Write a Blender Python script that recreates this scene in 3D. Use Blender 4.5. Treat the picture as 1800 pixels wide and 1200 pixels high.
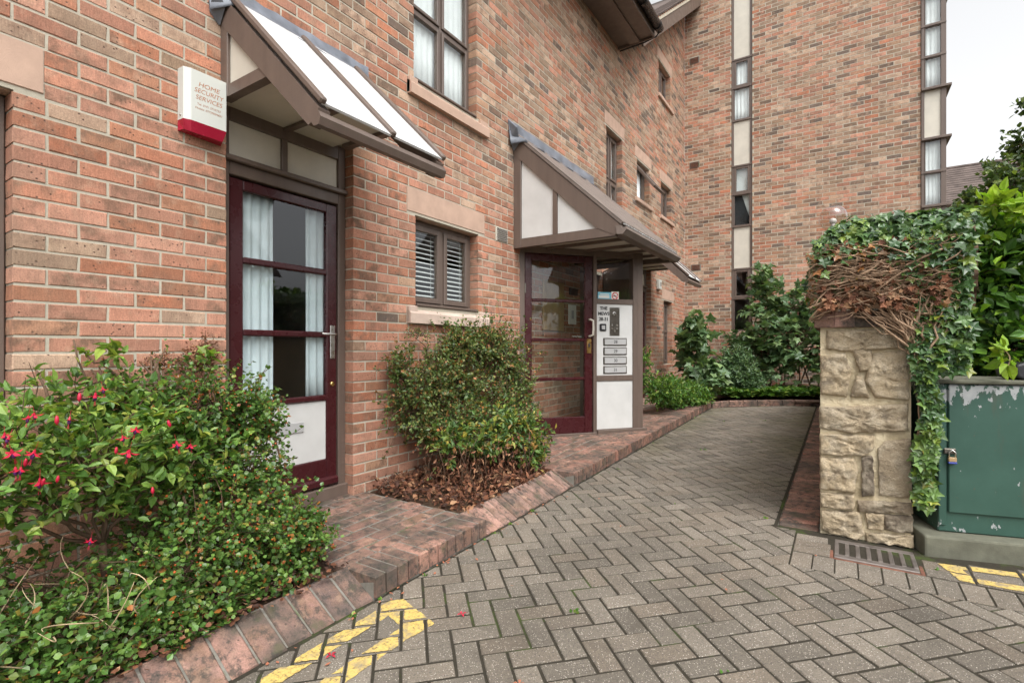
import bpy, bmesh, math, random
import numpy as np
from mathutils import Vector, Matrix, noise
random.seed(7); rng = np.random.default_rng(7)
for o in list(bpy.data.objects): bpy.data.objects.remove(o)
scene = bpy.context.scene; COL = scene.collection
# ------------------------------------------------------------------ camera, sky, sun, exposure
TH = math.atan(580/890.0)
EYE = Vector((2.97, 0.0, 1.235))
cd = bpy.data.cameras.new('camera'); cam = bpy.data.objects.new('camera', cd); COL.objects.link(cam)
cam.location = EYE; cam.rotation_euler = (math.pi/2, 0, TH)
cd.sensor_width = 36; cd.lens = 890/1800*36; cd.shift_y = 12/1800; cd.clip_start = 0.02; cd.clip_end = 2000
scene.camera = cam
SUN_EL, SUN_AZ = math.radians(56), math.radians(128)      # azimuth measured from +Y towards +X
w = bpy.data.worlds.new('World'); scene.world = w; w.use_nodes = True
nt = w.node_tree; nt.nodes.clear()
sky = nt.nodes.new('ShaderNodeTexSky'); sky.sky_type = 'NISHITA'; sky.sun_disc = False
sky.sun_elevation = SUN_EL; sky.sun_rotation = SUN_AZ; sky.air_density = 1.0; sky.dust_density = 5.0; sky.ozone_density = 1.0
hs = nt.nodes.new('ShaderNodeHueSaturation'); hs.inputs['Saturation'].default_value = 0.06
bg = nt.nodes.new('ShaderNodeBackground'); bg.inputs['Strength'].default_value = 0.15
wo = nt.nodes.new('ShaderNodeOutputWorld')
nt.links.new(sky.outputs[0], hs.inputs['Color']); nt.links.new(hs.outputs[0], bg.inputs['Color']); nt.links.new(bg.outputs[0], wo.inputs[0])
sd = bpy.data.lights.new('sun', 'SUN'); sd.energy = 0.55; sd.angle = math.radians(40); sd.color = (1.0, 0.94, 0.85)
sun = bpy.data.objects.new('sun', sd); COL.objects.link(sun)
sdir = Vector((math.sin(SUN_AZ)*math.cos(SUN_EL), math.cos(SUN_AZ)*math.cos(SUN_EL), math.sin(SUN_EL)))
sun.rotation_euler = (-sdir).to_track_quat('-Z', 'Y').to_euler()
vs = scene.view_settings; vs.view_transform = 'Standard'; vs.look = 'None'; vs.gamma = 1; vs.use_curve_mapping = False
vs.exposure = 1.16
scene.render.resolution_x = 1024; scene.render.resolution_y = 682
scene.render.engine = 'CYCLES'
scene.cycles.max_bounces = 8; scene.cycles.transparent_max_bounces = 12
SLOPE = 0.025                                           # the path climbs gently away from the viewer
def gz(y): return SLOPE*y
# ------------------------------------------------------------------ materials
MATS = {}
class NT:
    def __init__(s, name):
        s.m = bpy.data.materials.new(name); s.m.use_nodes = True; s.t = s.m.node_tree; s.t.nodes.clear()
        s.out = s.t.nodes.new('ShaderNodeOutputMaterial'); MATS[name] = s.m
    def n(s, typ, **kw):
        nd = s.t.nodes.new('ShaderNode'+typ)
        for k, v in kw.items():
            if k.startswith('i_'):
                key = k[2:]; key = int(key) if key.isdigit() else key.replace('_', ' ')
                nd.inputs[key].default_value = v
            else: setattr(nd, k, v)
        return nd
    def l(s, a, b): s.t.links.new(a, b)
    def pos(s, scale=(1,1,1)):
        g = s.n('NewGeometry'); mp = s.n('Mapping'); mp.inputs['Scale'].default_value = scale
        s.l(g.outputs['Position'], mp.inputs['Vector']); return mp.outputs[0]
    def noise(s, sc, det=3, rough=0.55, vec=None, dist=0.0):
        nd = s.n('TexNoise'); nd.inputs['Scale'].default_value = sc; nd.inputs['Detail'].default_value = det
        nd.inputs['Roughness'].default_value = rough; nd.inputs['Distortion'].default_value = dist
        s.l(vec if vec is not None else s.pos(), nd.inputs['Vector']); return nd.outputs['Fac']
    def ramp(s, fac, stops, interp='LINEAR'):
        r = s.n('ValToRGB'); r.color_ramp.interpolation = interp
        e = r.color_ramp.elements
        while len(e) > 1: e.remove(e[-1])
        for i, (p, c) in enumerate(stops):
            el = e[0] if i == 0 else e.new(p)
            el.position = p; el.color = (c if hasattr(c, '__len__') else (c, c, c)) [:3] + (1,) if hasattr(c, '__len__') else (c, c, c, 1)
        s.l(fac, r.inputs[0]); return r.outputs[0]
    def mix(s, fac, a, b, blend='MIX'):
        m = s.n('Mix', data_type='RGBA', blend_type=blend)
        for val, idx in ((fac, 0), (a, 6), (b, 7)):
            if hasattr(val, 'links'): s.l(val, m.inputs[idx])
            else: m.inputs[idx].default_value = val if idx == 0 else tuple(val)+(1,)
        return m.outputs[2]
    def math(s, op, a, b=0.0, clamp=False):
        m = s.n('Math', operation=op, use_clamp=clamp)
        for i, val in enumerate((a, b)):
            if hasattr(val, 'links'): s.l(val, m.inputs[i])
            else: m.inputs[i].default_value = val
        return m.outputs[0]
    def bump(s, h, strength=0.3, dist=0.01, prev=None):
        b = s.n('Bump'); b.inputs['Strength'].default_value = strength; b.inputs['Distance'].default_value = dist
        s.l(h, b.inputs['Height'])
        if prev is not None: s.l(prev, b.inputs['Normal'])
        return b.outputs[0]
    def princ(s, col, rough=0.7, normal=None, metal=0.0, spec=0.5, trans=0.0):
        p = s.n('BsdfPrincipled')
        if hasattr(col, 'links'): s.l(col, p.inputs['Base Color'])
        else: p.inputs['Base Color'].default_value = tuple(col)+(1,)
        if hasattr(rough, 'links'): s.l(rough, p.inputs['Roughness'])
        else: p.inputs['Roughness'].default_value = rough
        p.inputs['Metallic'].default_value = metal; p.inputs['Specular IOR Level'].default_value = spec
        if trans: p.inputs['Transmission Weight'].default_value = trans
        if normal is not None: s.l(normal, p.inputs['Normal'])
        s.l(p.outputs[0], s.out.inputs[0]); return p
    def rnd(s, mode):
        if mode == 'obj': return s.n('ObjectInfo').outputs['Color']
        a = s.n('Attribute'); a.attribute_name = 'rnd'; return a.outputs['Color']

def mat_brick(name, mode, pal, paving=False, pale=0.0):
    k = NT(name); r = k.n('SeparateColor'); k.l(k.rnd(mode), r.inputs[0])
    base = k.ramp(r.outputs[0], pal)
    val = k.math('MULTIPLY_ADD', r.outputs[1], 0.4); k.t.nodes[-1].inputs[2].default_value = 0.8
    c = k.mix(1.0, base, val, 'MULTIPLY')
    off = k.n('VectorMath', operation='MULTIPLY_ADD'); g = k.n('NewGeometry')
    k.l(k.rnd(mode), off.inputs[0]); off.inputs[1].default_value = (7, 7, 7); k.l(g.outputs['Position'], off.inputs[2])
    v = off.outputs[0]
    blot = k.noise(11, 4, 0.6, v)
    c = k.mix(k.math('MULTIPLY', k.ramp(blot, [(0.43, 0.0), (0.62, 1.0)]), k.math('MULTIPLY', k.math('ADD', r.outputs[2], 0.3), 0.8)), c, (0.21, 0.125, 0.085))
    pk = k.noise(16, 3, 0.5, v)
    c = k.mix(k.math('MULTIPLY', k.ramp(pk, [(0.55, 0.0), (0.75, 1.0)]), 0.45), c, (0.54, 0.36, 0.25))
    fine = k.noise(170, 4, 0.7, v)
    c = k.mix(1.0, c, k.ramp(fine, [(0.25, 0.62), (0.75, 1.28)]), 'MULTIPLY')
    mp = k.n('Mapping'); mp.inputs['Scale'].default_value = (150, 150, 22); k.l(v, mp.inputs[0])
    drag = k.noise(1.0, 3, 0.6, mp.outputs[0])
    c = k.mix(1.0, c, k.ramp(drag, [(0.3, 0.86), (0.7, 1.1)]), 'MULTIPLY')
    vo = k.n('TexVoronoi'); vo.inputs['Scale'].default_value = 42; k.l(v, vo.inputs['Vector'])
    pit = k.ramp(vo.outputs['Distance'], [(0.10, 0.0), (0.22, 1.0)])
    vc = k.n('SeparateColor'); k.l(vo.outputs['Color'], vc.inputs[0])
    pit2 = k.math('MAXIMUM', pit, k.ramp(vc.outputs[0], [(0.64, 1.0), (0.66, 0.0)]))
    c = k.mix(pit2, (0.10, 0.06, 0.045), c)
    if paving:
        d = k.noise(4.5, 5, 0.65)
        c = k.mix(k.math('MULTIPLY', k.ramp(d, [(0.40, 0.0), (0.62, 1.0)]), 0.8), c, (0.075, 0.066, 0.055))
        lz = k.noise(17, 6, 0.75)
        c = k.mix(k.math('MULTIPLY', k.ramp(lz, [(0.49, 0.0), (0.60, 1.0)]), 0.82), c, (0.05, 0.046, 0.040))
        gm = k.noise(9, 4, 0.6)
        c = k.mix(k.math('MULTIPLY', k.ramp(gm, [(0.6, 0.0), (0.72, 1.0)]), 0.35), c, (0.075, 0.085, 0.03))
    else:
        d = k.noise(1.1, 4, 0.6)
        c = k.mix(1.0, c, k.ramp(d, [(0.3, 0.82), (0.7, 1.12)]), 'MULTIPLY')
        wet = k.noise(1.0, 5, 0.65, k.pos((5, 5, 0.8)))
        c = k.mix(k.math('MULTIPLY', k.ramp(wet, [(0.54, 0.0), (0.72, 1.0)]), 0.38), c, (0.19, 0.135, 0.095))
    n1 = k.bump(k.math('ADD', k.math('MULTIPLY', fine, 0.5), k.math('ADD', drag, pit2)), 0.55, 0.003)
    n2 = k.bump(blot, 0.4, 0.006, n1)
    k.princ(c, 0.85, n2, spec=0.3)
PAL_WALL = [(0.0, (0.465,0.210,0.138)), (0.2, (0.485,0.260,0.183)), (0.38, (0.45,0.180,0.103)), (0.5, (0.385,0.235,0.150)),
            (0.62, (0.485,0.340,0.245)), (0.74, (0.30,0.205,0.135)), (0.86, (0.168,0.122,0.094)), (1.0, (0.14,0.112,0.097))]
PAL_PAVE = [(0.0, (0.33,0.155,0.115)), (0.35, (0.36,0.20,0.15)), (0.7, (0.25,0.14,0.11)), (1.0, (0.18,0.12,0.10))]
PAL_EDGE = [(0.0, (0.37,0.21,0.165)), (0.35, (0.39,0.235,0.19)), (0.6, (0.27,0.15,0.12)), (0.8, (0.20,0.125,0.105)), (1.0, (0.14,0.10,0.088))]
for md in ('obj', 'attr'):
    mat_brick('brick_'+md, md, PAL_WALL); mat_brick('pave_'+md, md, PAL_PAVE, True); mat_brick('edge_'+md, md, PAL_EDGE, True)
k = NT('mortar'); c = k.mix(k.noise(60, 4), (0.37,0.335,0.265), (0.53,0.49,0.405)); c = k.mix(k.ramp(k.noise(2.2,4), [(0.4,0.0),(0.75,0.5)]), c, (0.30,0.27,0.21))
k.princ(c, 0.95, k.bump(k.noise(180,4), 0.5, 0.003), spec=0.2)
k = NT('dark_mortar'); c = k.mix(k.noise(30, 4), (0.12,0.112,0.095), (0.25,0.235,0.205)); c = k.mix(k.ramp(k.noise(7,4), [(0.55,0.0),(0.68,0.8)]), c, (0.06,0.085,0.02))
k.princ(c, 0.95, k.bump(k.noise(160,4), 0.6, 0.004), spec=0.2)
k = NT('joint_sand'); c = k.mix(k.noise(40, 5), (0.022,0.019,0.014), (0.055,0.048,0.036)); c = k.mix(k.ramp(k.noise(3.0,5,0.7), [(0.56,0.0),(0.7,0.9)]), c, (0.055,0.085,0.018))
k.princ(c, 0.95, k.bump(k.noise(150,4), 0.7, 0.004), spec=0.15)
for md in ('obj', 'attr'):
    k = NT('paver_'+md); r = k.n('SeparateColor'); k.l(k.rnd(md), r.inputs[0])
    c = k.ramp(r.outputs[0], [(0.0, (0.142,0.124,0.101)), (0.5, (0.198,0.172,0.140)), (1.0, (0.176,0.146,0.114))])
    val = k.math('MULTIPLY_ADD', r.outputs[1], 0.28); k.t.nodes[-1].inputs[2].default_value = 0.84
    c = k.mix(1.0, c, val, 'MULTIPLY')
    f = k.noise(230, 4, 0.75); c = k.mix(1.0, c, k.ramp(f, [(0.3, 0.6), (0.7, 1.35)]), 'MULTIPLY')
    sp = k.n('TexVoronoi'); sp.inputs['Scale'].default_value = 210; k.l(k.pos(), sp.inputs['Vector'])
    sc = k.n('SeparateColor'); k.l(sp.outputs['Color'], sc.inputs[0])
    c = k.mix(k.math('MULTIPLY', k.ramp(sc.outputs[0], [(0.86, 0.0), (0.9, 1.0)]), k.ramp(sp.outputs['Distance'], [(0.3,0.75),(0.5,0.0)])), c, (0.62,0.57,0.50))
    c = k.mix(k.math('MULTIPLY', k.ramp(sc.outputs[1], [(0.9, 0.0), (0.94, 1.0)]), 0.6), c, (0.09,0.08,0.07))
    big = k.noise(1.3, 6, 0.68); c = k.mix(1.0, c, k.ramp(big, [(0.3, 0.68), (0.68, 1.16)]), 'MULTIPLY')
    st_ = k.noise(6.5, 5, 0.7); c = k.mix(k.math('MULTIPLY', k.ramp(st_, [(0.57, 0.0), (0.70, 1.0)]), 0.4), c, (0.085,0.074,0.058))
    ms = k.noise(1.6, 6, 0.7); gx = k.n('SeparateXYZ'); g = k.n('NewGeometry'); k.l(g.outputs['Position'], gx.inputs[0])
    # green algae grows in the damp strip along the far, shaded boundary wall
    side = k.math('MULTIPLY', k.ramp(k.math('MULTIPLY', gx.outputs[0], 1/3.0), [(0.66,0.0),(0.86,1.0)]), k.ramp(k.math('MULTIPLY', gx.outputs[1], 0.1), [(0.40,0.0),(0.55,1.0)]))
    left = k.math('MULTIPLY', k.ramp(k.math('MULTIPLY', gx.outputs[0], 1/3.0), [(0.40,1.0),(0.50,0.0)]), k.ramp(k.math('MULTIPLY', gx.outputs[1], 0.1), [(0.45,0.0),(0.55,1.0)]))
    am = k.math('MULTIPLY', k.ramp(ms, [(0.38,0.0),(0.62,0.75)]), k.math('ADD', side, k.math('MULTIPLY', left, 0.9)), True)
    c = k.mix(am, c, (0.105,0.10,0.05))
    k.princ(c, 0.9, k.bump(k.math('ADD', f, sp.outputs['Distance']), 0.6, 0.0035), spec=0.25)
def simple(name, col, rough=0.6, var=0.12, sc=8, bump=0.0, bsc=200, metal=0.0, spec=0.5, streak=False):
    k = NT(name); a = tuple(x*(1-var) for x in col); b = tuple(min(1, x*(1+var)) for x in col)
    vec = k.pos((14, 14, 1.2)) if streak else None
    f = k.noise(1.0 if streak else sc, 5, 0.6, vec)
    c = k.mix(k.ramp(f, [(0.3, 0.0), (0.7, 1.0)]), a, b)
    rg = k.ramp(k.noise(sc*2, 3), [(0.3, max(0.02, rough-0.08)), (0.7, min(1, rough+0.08))])
    nrm = k.bump(k.noise(bsc, 3), bump, 0.002) if bump else None
    k.princ(c, rg, nrm, metal, spec); return k
simple('brown_paint', (0.122,0.089,0.072), 0.45, 0.14, 6, 0.12, 120, streak=True)
simple('maroon_paint', (0.047,0.0085,0.011), 0.28, 0.05, 6, 0.08, 90, streak=True)
simple('cream_panel', (0.55,0.515,0.44), 0.6, 0.10, 4, 0.08, 60)
simple('white_panel', (0.57,0.57,0.555), 0.4, 0.08, 4, 0.05, 60)
simple('sandstone', (0.47,0.325,0.25), 0.9, 0.12, 7, 0.5, 260, spec=0.2)
simple('pale_stone', (0.54,0.42,0.35), 0.9, 0.16, 6, 0.5, 240, spec=0.2)
simple('lead', (0.17,0.185,0.215), 0.5, 0.35, 7, 0.3, 25, metal=0.25)
simple('steel', (0.55,0.54,0.52), 0.3, 0.06, 20, metal=1.0)
simple('dark_steel', (0.16,0.145,0.125), 0.35, 0.15, 20, metal=0.85)
simple('brass', (0.62,0.43,0.16), 0.3, 0.08, 20, metal=1.0)
simple('black_plastic', (0.018,0.018,0.021), 0.38, 0.2, 20, 0.1, 300)
simple('gutter_black', (0.014,0.014,0.015), 0.3, 0.2, 20)
simple('roof_tile', (0.115,0.09,0.08), 0.85, 0.35, 3, 0.5, 120, spec=0.2)
simple('porch_tile', (0.15,0.118,0.10), 0.7, 0.25, 5, 0.3, 120)
simple('verge_mortar', (0.48,0.43,0.34), 0.95, 0.2, 20, 0.5, 120)
simple('terracotta', (0.36,0.13,0.07), 0.85, 0.2, 20)
simple('grate_iron', (0.20,0.175,0.16), 0.55, 0.3, 12, 0.3, 90, metal=0.6)
simple('rust', (0.16,0.065,0.04), 0.85, 0.4, 20, 0.4, 120)
simple('pit_dark', (0.012,0.011,0.01), 0.95, 0.2, 20)
simple('plinth_concrete', (0.125,0.125,0.095), 0.92, 0.3, 9, 0.6, 150, spec=0.2)
simple('alarm_white', (0.56,0.575,0.535), 0.4, 0.03, 5)
simple('alarm_red', (0.33,0.012,0.035), 0.25, 0.08, 5)
simple('print_orange', (0.40,0.17,0.085), 0.6, 0.05)
simple('print_black', (0.012,0.012,0.013), 0.5, 0.05)
simple('plate_grey', (0.40,0.40,0.395), 0.4, 0.05, 9)
simple('paper', (0.78,0.76,0.70), 0.8, 0.04)
simple('picture_wood', (0.36,0.24,0.12), 0.5, 0.2)
simple('sticker_blue', (0.20,0.53,0.66), 0.4, 0.1)
simple('sticker_red', (0.60,0.03,0.05), 0.4, 0.05)
simple('curtain_cloth', (0.66,0.73,0.78), 0.9, 0.07, 9, 0.2, 300, spec=0.1)
simple('net_cloth', (0.88,0.89,0.91), 0.9, 0.04, 9, spec=0.1)
simple('blind_slat', (0.66,0.67,0.67), 0.45, 0.04)
simple('dark_cloth', (0.028,0.03,0.035), 0.9, 0.3)
simple('inner_wall', (0.22,0.20,0.18), 0.9, 0.1, 2)
simple('soil', (0.065,0.042,0.028), 0.95, 0.5, 18, 0.9, 60, spec=0.1)
simple('ground_earth', (0.10,0.09,0.065), 0.95, 0.35, 3, 0.6, 40, spec=0.1)
simple('bark', (0.115,0.075,0.05), 0.9, 0.4, 25, 0.7, 110, spec=0.15)
simple('ivy_stem', (0.33,0.225,0.15), 0.9, 0.4, 30, 0.6, 150, spec=0.15)
simple('dry_stem', (0.42,0.32,0.20), 0.9, 0.35, 30, spec=0.15)
simple('render_wall', (0.55,0.50,0.42), 0.9, 0.1, 3)
simple('house_brick', (0.33,0.19,0.13), 0.9, 0.25, 9, 0.4, 50)
simple('pot_brown', (0.12,0.04,0.03), 0.7, 0.3)
simple('blue_plastic', (0.04,0.06,0.30), 0.4, 0.1)
# rough coursed sandstone of the boundary wall end
k = NT('wall_stone'); r = k.n('SeparateColor'); k.l(k.rnd('obj'), r.inputs[0])
c = k.ramp(r.outputs[0], [(0.0,(0.60,0.48,0.32)),(0.4,(0.53,0.425,0.285)),(0.7,(0.38,0.305,0.215)),(1.0,(0.19,0.155,0.12))])
c = k.mix(k.ramp(k.noise(9,5,0.65), [(0.45,0.0),(0.7,0.8)]), c, (0.66,0.575,0.44))
c = k.mix(k.ramp(k.noise(11,6,0.75), [(0.53,0.0),(0.66,0.75)]), c, (0.19,0.155,0.115))
c = k.mix(1.0, c, k.ramp(k.noise(110,4,0.7), [(0.25,0.72),(0.75,1.2)]), 'MULTIPLY')
nb = k.bump(k.noise(30,6,0.72), 1.0, 0.03); nb = k.bump(k.noise(150,4), 0.7, 0.006, nb); k.princ(c, 0.93, nb, spec=0.2)
k = NT('stone_mortar'); c = k.mix(k.noise(12,5), (0.62,0.50,0.31), (0.74,0.66,0.49)); c = k.mix(k.ramp(k.noise(5,5), [(0.5,0.0),(0.7,0.7)]), c, (0.32,0.25,0.15))
nb = k.bump(k.noise(22,6,0.7), 1.0, 0.025); nb = k.bump(k.noise(160,4), 0.6, 0.004, nb); k.princ(c, 0.95, nb, spec=0.15)
# chipped green cabinet paint
k = NT('cabinet_green'); g = k.n('NewGeometry'); sx = k.n('SeparateXYZ'); k.l(g.outputs['Position'], sx.inputs[0])
c = k.mix(k.ramp(k.noise(5,5,0.6), [(0.3,0.0),(0.7,1.0)]), (0.024,0.066,0.049), (0.036,0.088,0.067))
c = k.mix(k.math('MULTIPLY', k.ramp(k.noise(1.0,4,0.6,k.pos((9,9,1.6))), [(0.55,0.0),(0.72,1.0)]), 0.65), c, (0.085,0.055,0.034))
c = k.mix(k.math('MULTIPLY', k.ramp(k.noise(38,5,0.7), [(0.66,0.0),(0.72,1.0)]), 0.7), c, (0.13,0.06,0.035))
edge = k.ramp(sx.outputs[2], [(0.86,0.0),(1.03,0.24)])
chip = k.math('ADD', k.noise(1.0,5,0.62,k.pos((26,26,15))), k.math('ADD', edge, k.ramp(sx.outputs[2], [(0.2,0.1),(0.34,0.0)])))
cm = k.math('MAXIMUM', k.ramp(chip, [(0.70,0.0),(0.715,1.0)]), k.ramp(k.noise(1.0,6,0.7,k.pos((48,48,34))), [(0.72,0.0),(0.74,1.0)]))
c = k.mix(cm, c, k.mix(k.noise(30,4), (0.22,0.235,0.24), (0.40,0.41,0.41)))
k.princ(c, 0.5, k.bump(k.math('SUBTRACT', 1.0, cm), 0.4, 0.002), spec=0.4)
k = NT('yellow_paint'); cr = k.ramp(k.noise(70,5,0.7), [(0.36,(0.15,0.12,0.07)),(0.46,(0.50,0.36,0.11)),(0.62,(0.60,0.44,0.14)),(0.85,(0.62,0.50,0.24))])
cr = k.mix(k.ramp(k.noise(16,5,0.7), [(0.50,0.0),(0.66,0.85)]), cr, (0.25,0.21,0.145))
k.princ(cr, 0.75, k.bump(k.noise(200,4), 0.5, 0.003), spec=0.3)
def glassmat(name, tint, ior):
    k = NT(name); tr = k.n('BsdfTransparent'); tr.inputs[0].default_value = tint+(1,)
    gl = k.n('BsdfGlossy'); gl.inputs['Roughness'].default_value = 0.01; gl.inputs[0].default_value = (0.95,0.97,1,1)
    k.l(k.bump(k.noise(1.5,2), 0.02, 0.02), gl.inputs['Normal'])
    fr = k.n('Fresnel'); fr.inputs[0].default_value = ior
    gm = k.n('NewGeometry'); fac = k.math('MULTIPLY', fr.outputs[0], k.math('SUBTRACT', 1.0, gm.outputs['Backfacing']))
    fac = k.math('MULTIPLY', fac, 1.6, True)          # two surfaces of a pane
    mx = k.n('MixShader'); k.l(fac, mx.inputs[0]); k.l(tr.outputs[0], mx.inputs[1]); k.l(gl.outputs[0], mx.inputs[2]); k.l(mx.outputs[0], k.out.inputs[0])
glassmat('glass', (0.94,0.96,0.95), 1.5); glassmat('smoked_glass', (0.88,0.85,0.83), 1.5)
k = NT('canopy_sheet'); d = k.n('BsdfDiffuse'); d.inputs[0].default_value = (0.80,0.80,0.80,1); t = k.n('BsdfTranslucent'); t.inputs[0].default_value = (0.8,0.8,0.8,1)
c = k.mix(k.ramp(k.noise(4,6,0.65,k.pos((1,5,1))), [(0.42,0.0),(0.75,0.6)]), (0.66,0.665,0.67), (0.42,0.42,0.37)); k.l(c, d.inputs[0])
mx = k.n('MixShader'); mx.inputs[0].default_value = 0.2; k.l(d.outputs[0], mx.inputs[1]); k.l(t.outputs[0], mx.inputs[2])
g2 = k.n('BsdfGlossy'); g2.inputs['Roughness'].default_value = 0.25; m2 = k.n('MixShader'); m2.inputs[0].default_value = 0.05; k.l(mx.outputs[0], m2.inputs[1]); k.l(g2.outputs[0], m2.inputs[2]); k.l(m2.outputs[0], k.out.inputs[0])
def leafmat(name, stops, rough=0.45, trans=0.28, mode='attr'):
    k = NT(name); r = k.n('SeparateColor'); k.l(k.rnd(mode), r.inputs[0])
    c = k.ramp(r.outputs[0], stops)
    val = k.math('MULTIPLY_ADD', r.outputs[1], 0.7); k.t.nodes[-1].inputs[2].default_value = 0.65
    c = k.mix(1.0, c, val, 'MULTIPLY')
    c = k.mix(1.0, c, k.ramp(k.noise(60,3), [(0.3,0.85),(0.7,1.15)]), 'MULTIPLY')
    p = k.princ(c, rough, spec=0.45)
    t = k.n('BsdfTranslucent'); k.l(k.mix(1.0, c, (1.5,1.6,0.7), 'MULTIPLY'), t.inputs[0])
    mx = k.n('MixShader'); mx.inputs[0].default_value = trans; k.l(p.outputs[0], mx.inputs[1]); k.l(t.outputs[0], mx.inputs[2]); k.l(mx.outputs[0], k.out.inputs[0])
for md in ('attr', 'obj'):
    leafmat('leaf_fuchsia_'+md, [(0.0,(0.06,0.135,0.028)),(0.45,(0.125,0.23,0.045)),(0.8,(0.21,0.31,0.06)),(1.0,(0.32,0.34,0.07))], 0.4, 0.3, md)
    leafmat('leaf_ivy_'+md, [(0.0,(0.035,0.08,0.028)),(0.5,(0.07,0.14,0.045)),(0.8,(0.12,0.20,0.045)),(0.92,(0.16,0.22,0.03)),(0.97,(0.30,0.13,0.03)),(1.0,(0.22,0.10,0.05))], 0.3, 0.15, md)
    leafmat('leaf_laurel_'+md, [(0.0,(0.035,0.085,0.018)),(0.55,(0.08,0.175,0.03)),(0.88,(0.18,0.33,0.035)),(1.0,(0.31,0.42,0.04))], 0.3, 0.25, md)
leafmat('leaf_cotoneaster', [(0.0,(0.045,0.10,0.022)),(0.45,(0.085,0.175,0.035)),(0.84,(0.155,0.25,0.055)),(0.93,(0.19,0.20,0.04)),(0.97,(0.30,0.12,0.03)),(1.0,(0.25,0.08,0.03))], 0.35, 0.22)
leafmat('leaf_pyracantha', [(0.0,(0.05,0.09,0.025)),(0.45,(0.10,0.155,0.042)),(0.76,(0.18,0.215,0.065)),(0.87,(0.25,0.22,0.07)),(0.96,(0.30,0.12,0.04)),(1.0,(0.33,0.15,0.06))], 0.4, 0.22)
leafmat('leaf_hypericum', [(0.0,(0.05,0.11,0.035)),(0.5,(0.105,0.185,0.04)),(0.76,(0.18,0.235,0.045)),(0.9,(0.36,0.31,0.06)),(1.0,(0.34,0.15,0.05))], 0.45, 0.28)
leafmat('leaf_dead', [(0.0,(0.05,0.022,0.014)),(0.45,(0.11,0.042,0.022)),(0.8,(0.20,0.08,0.04)),(1.0,(0.34,0.20,0.11))], 0.8, 0.1)
leafmat('leaf_far', [(0.0,(0.065,0.12,0.055)),(0.6,(0.12,0.20,0.085)),(1.0,(0.20,0.28,0.115))], 0.4, 0.2)
leafmat('leaf_cover', [(0.0,(0.045,0.11,0.02)),(0.6,(0.09,0.20,0.03)),(1.0,(0.20,0.27,0.05))], 0.45, 0.25)
leafmat('leaf_tree', [(0.0,(0.025,0.05,0.015)),(0.6,(0.06,0.10,0.025)),(1.0,(0.13,0.17,0.04))], 0.45, 0.25)
simple('berry', (0.42,0.085,0.015), 0.35, 0.3, 60)
simple('petal_red', (0.42,0.006,0.035), 0.45, 0.2, 60)
simple('petal_purple', (0.09,0.006,0.10), 0.5, 0.2, 60)
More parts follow.
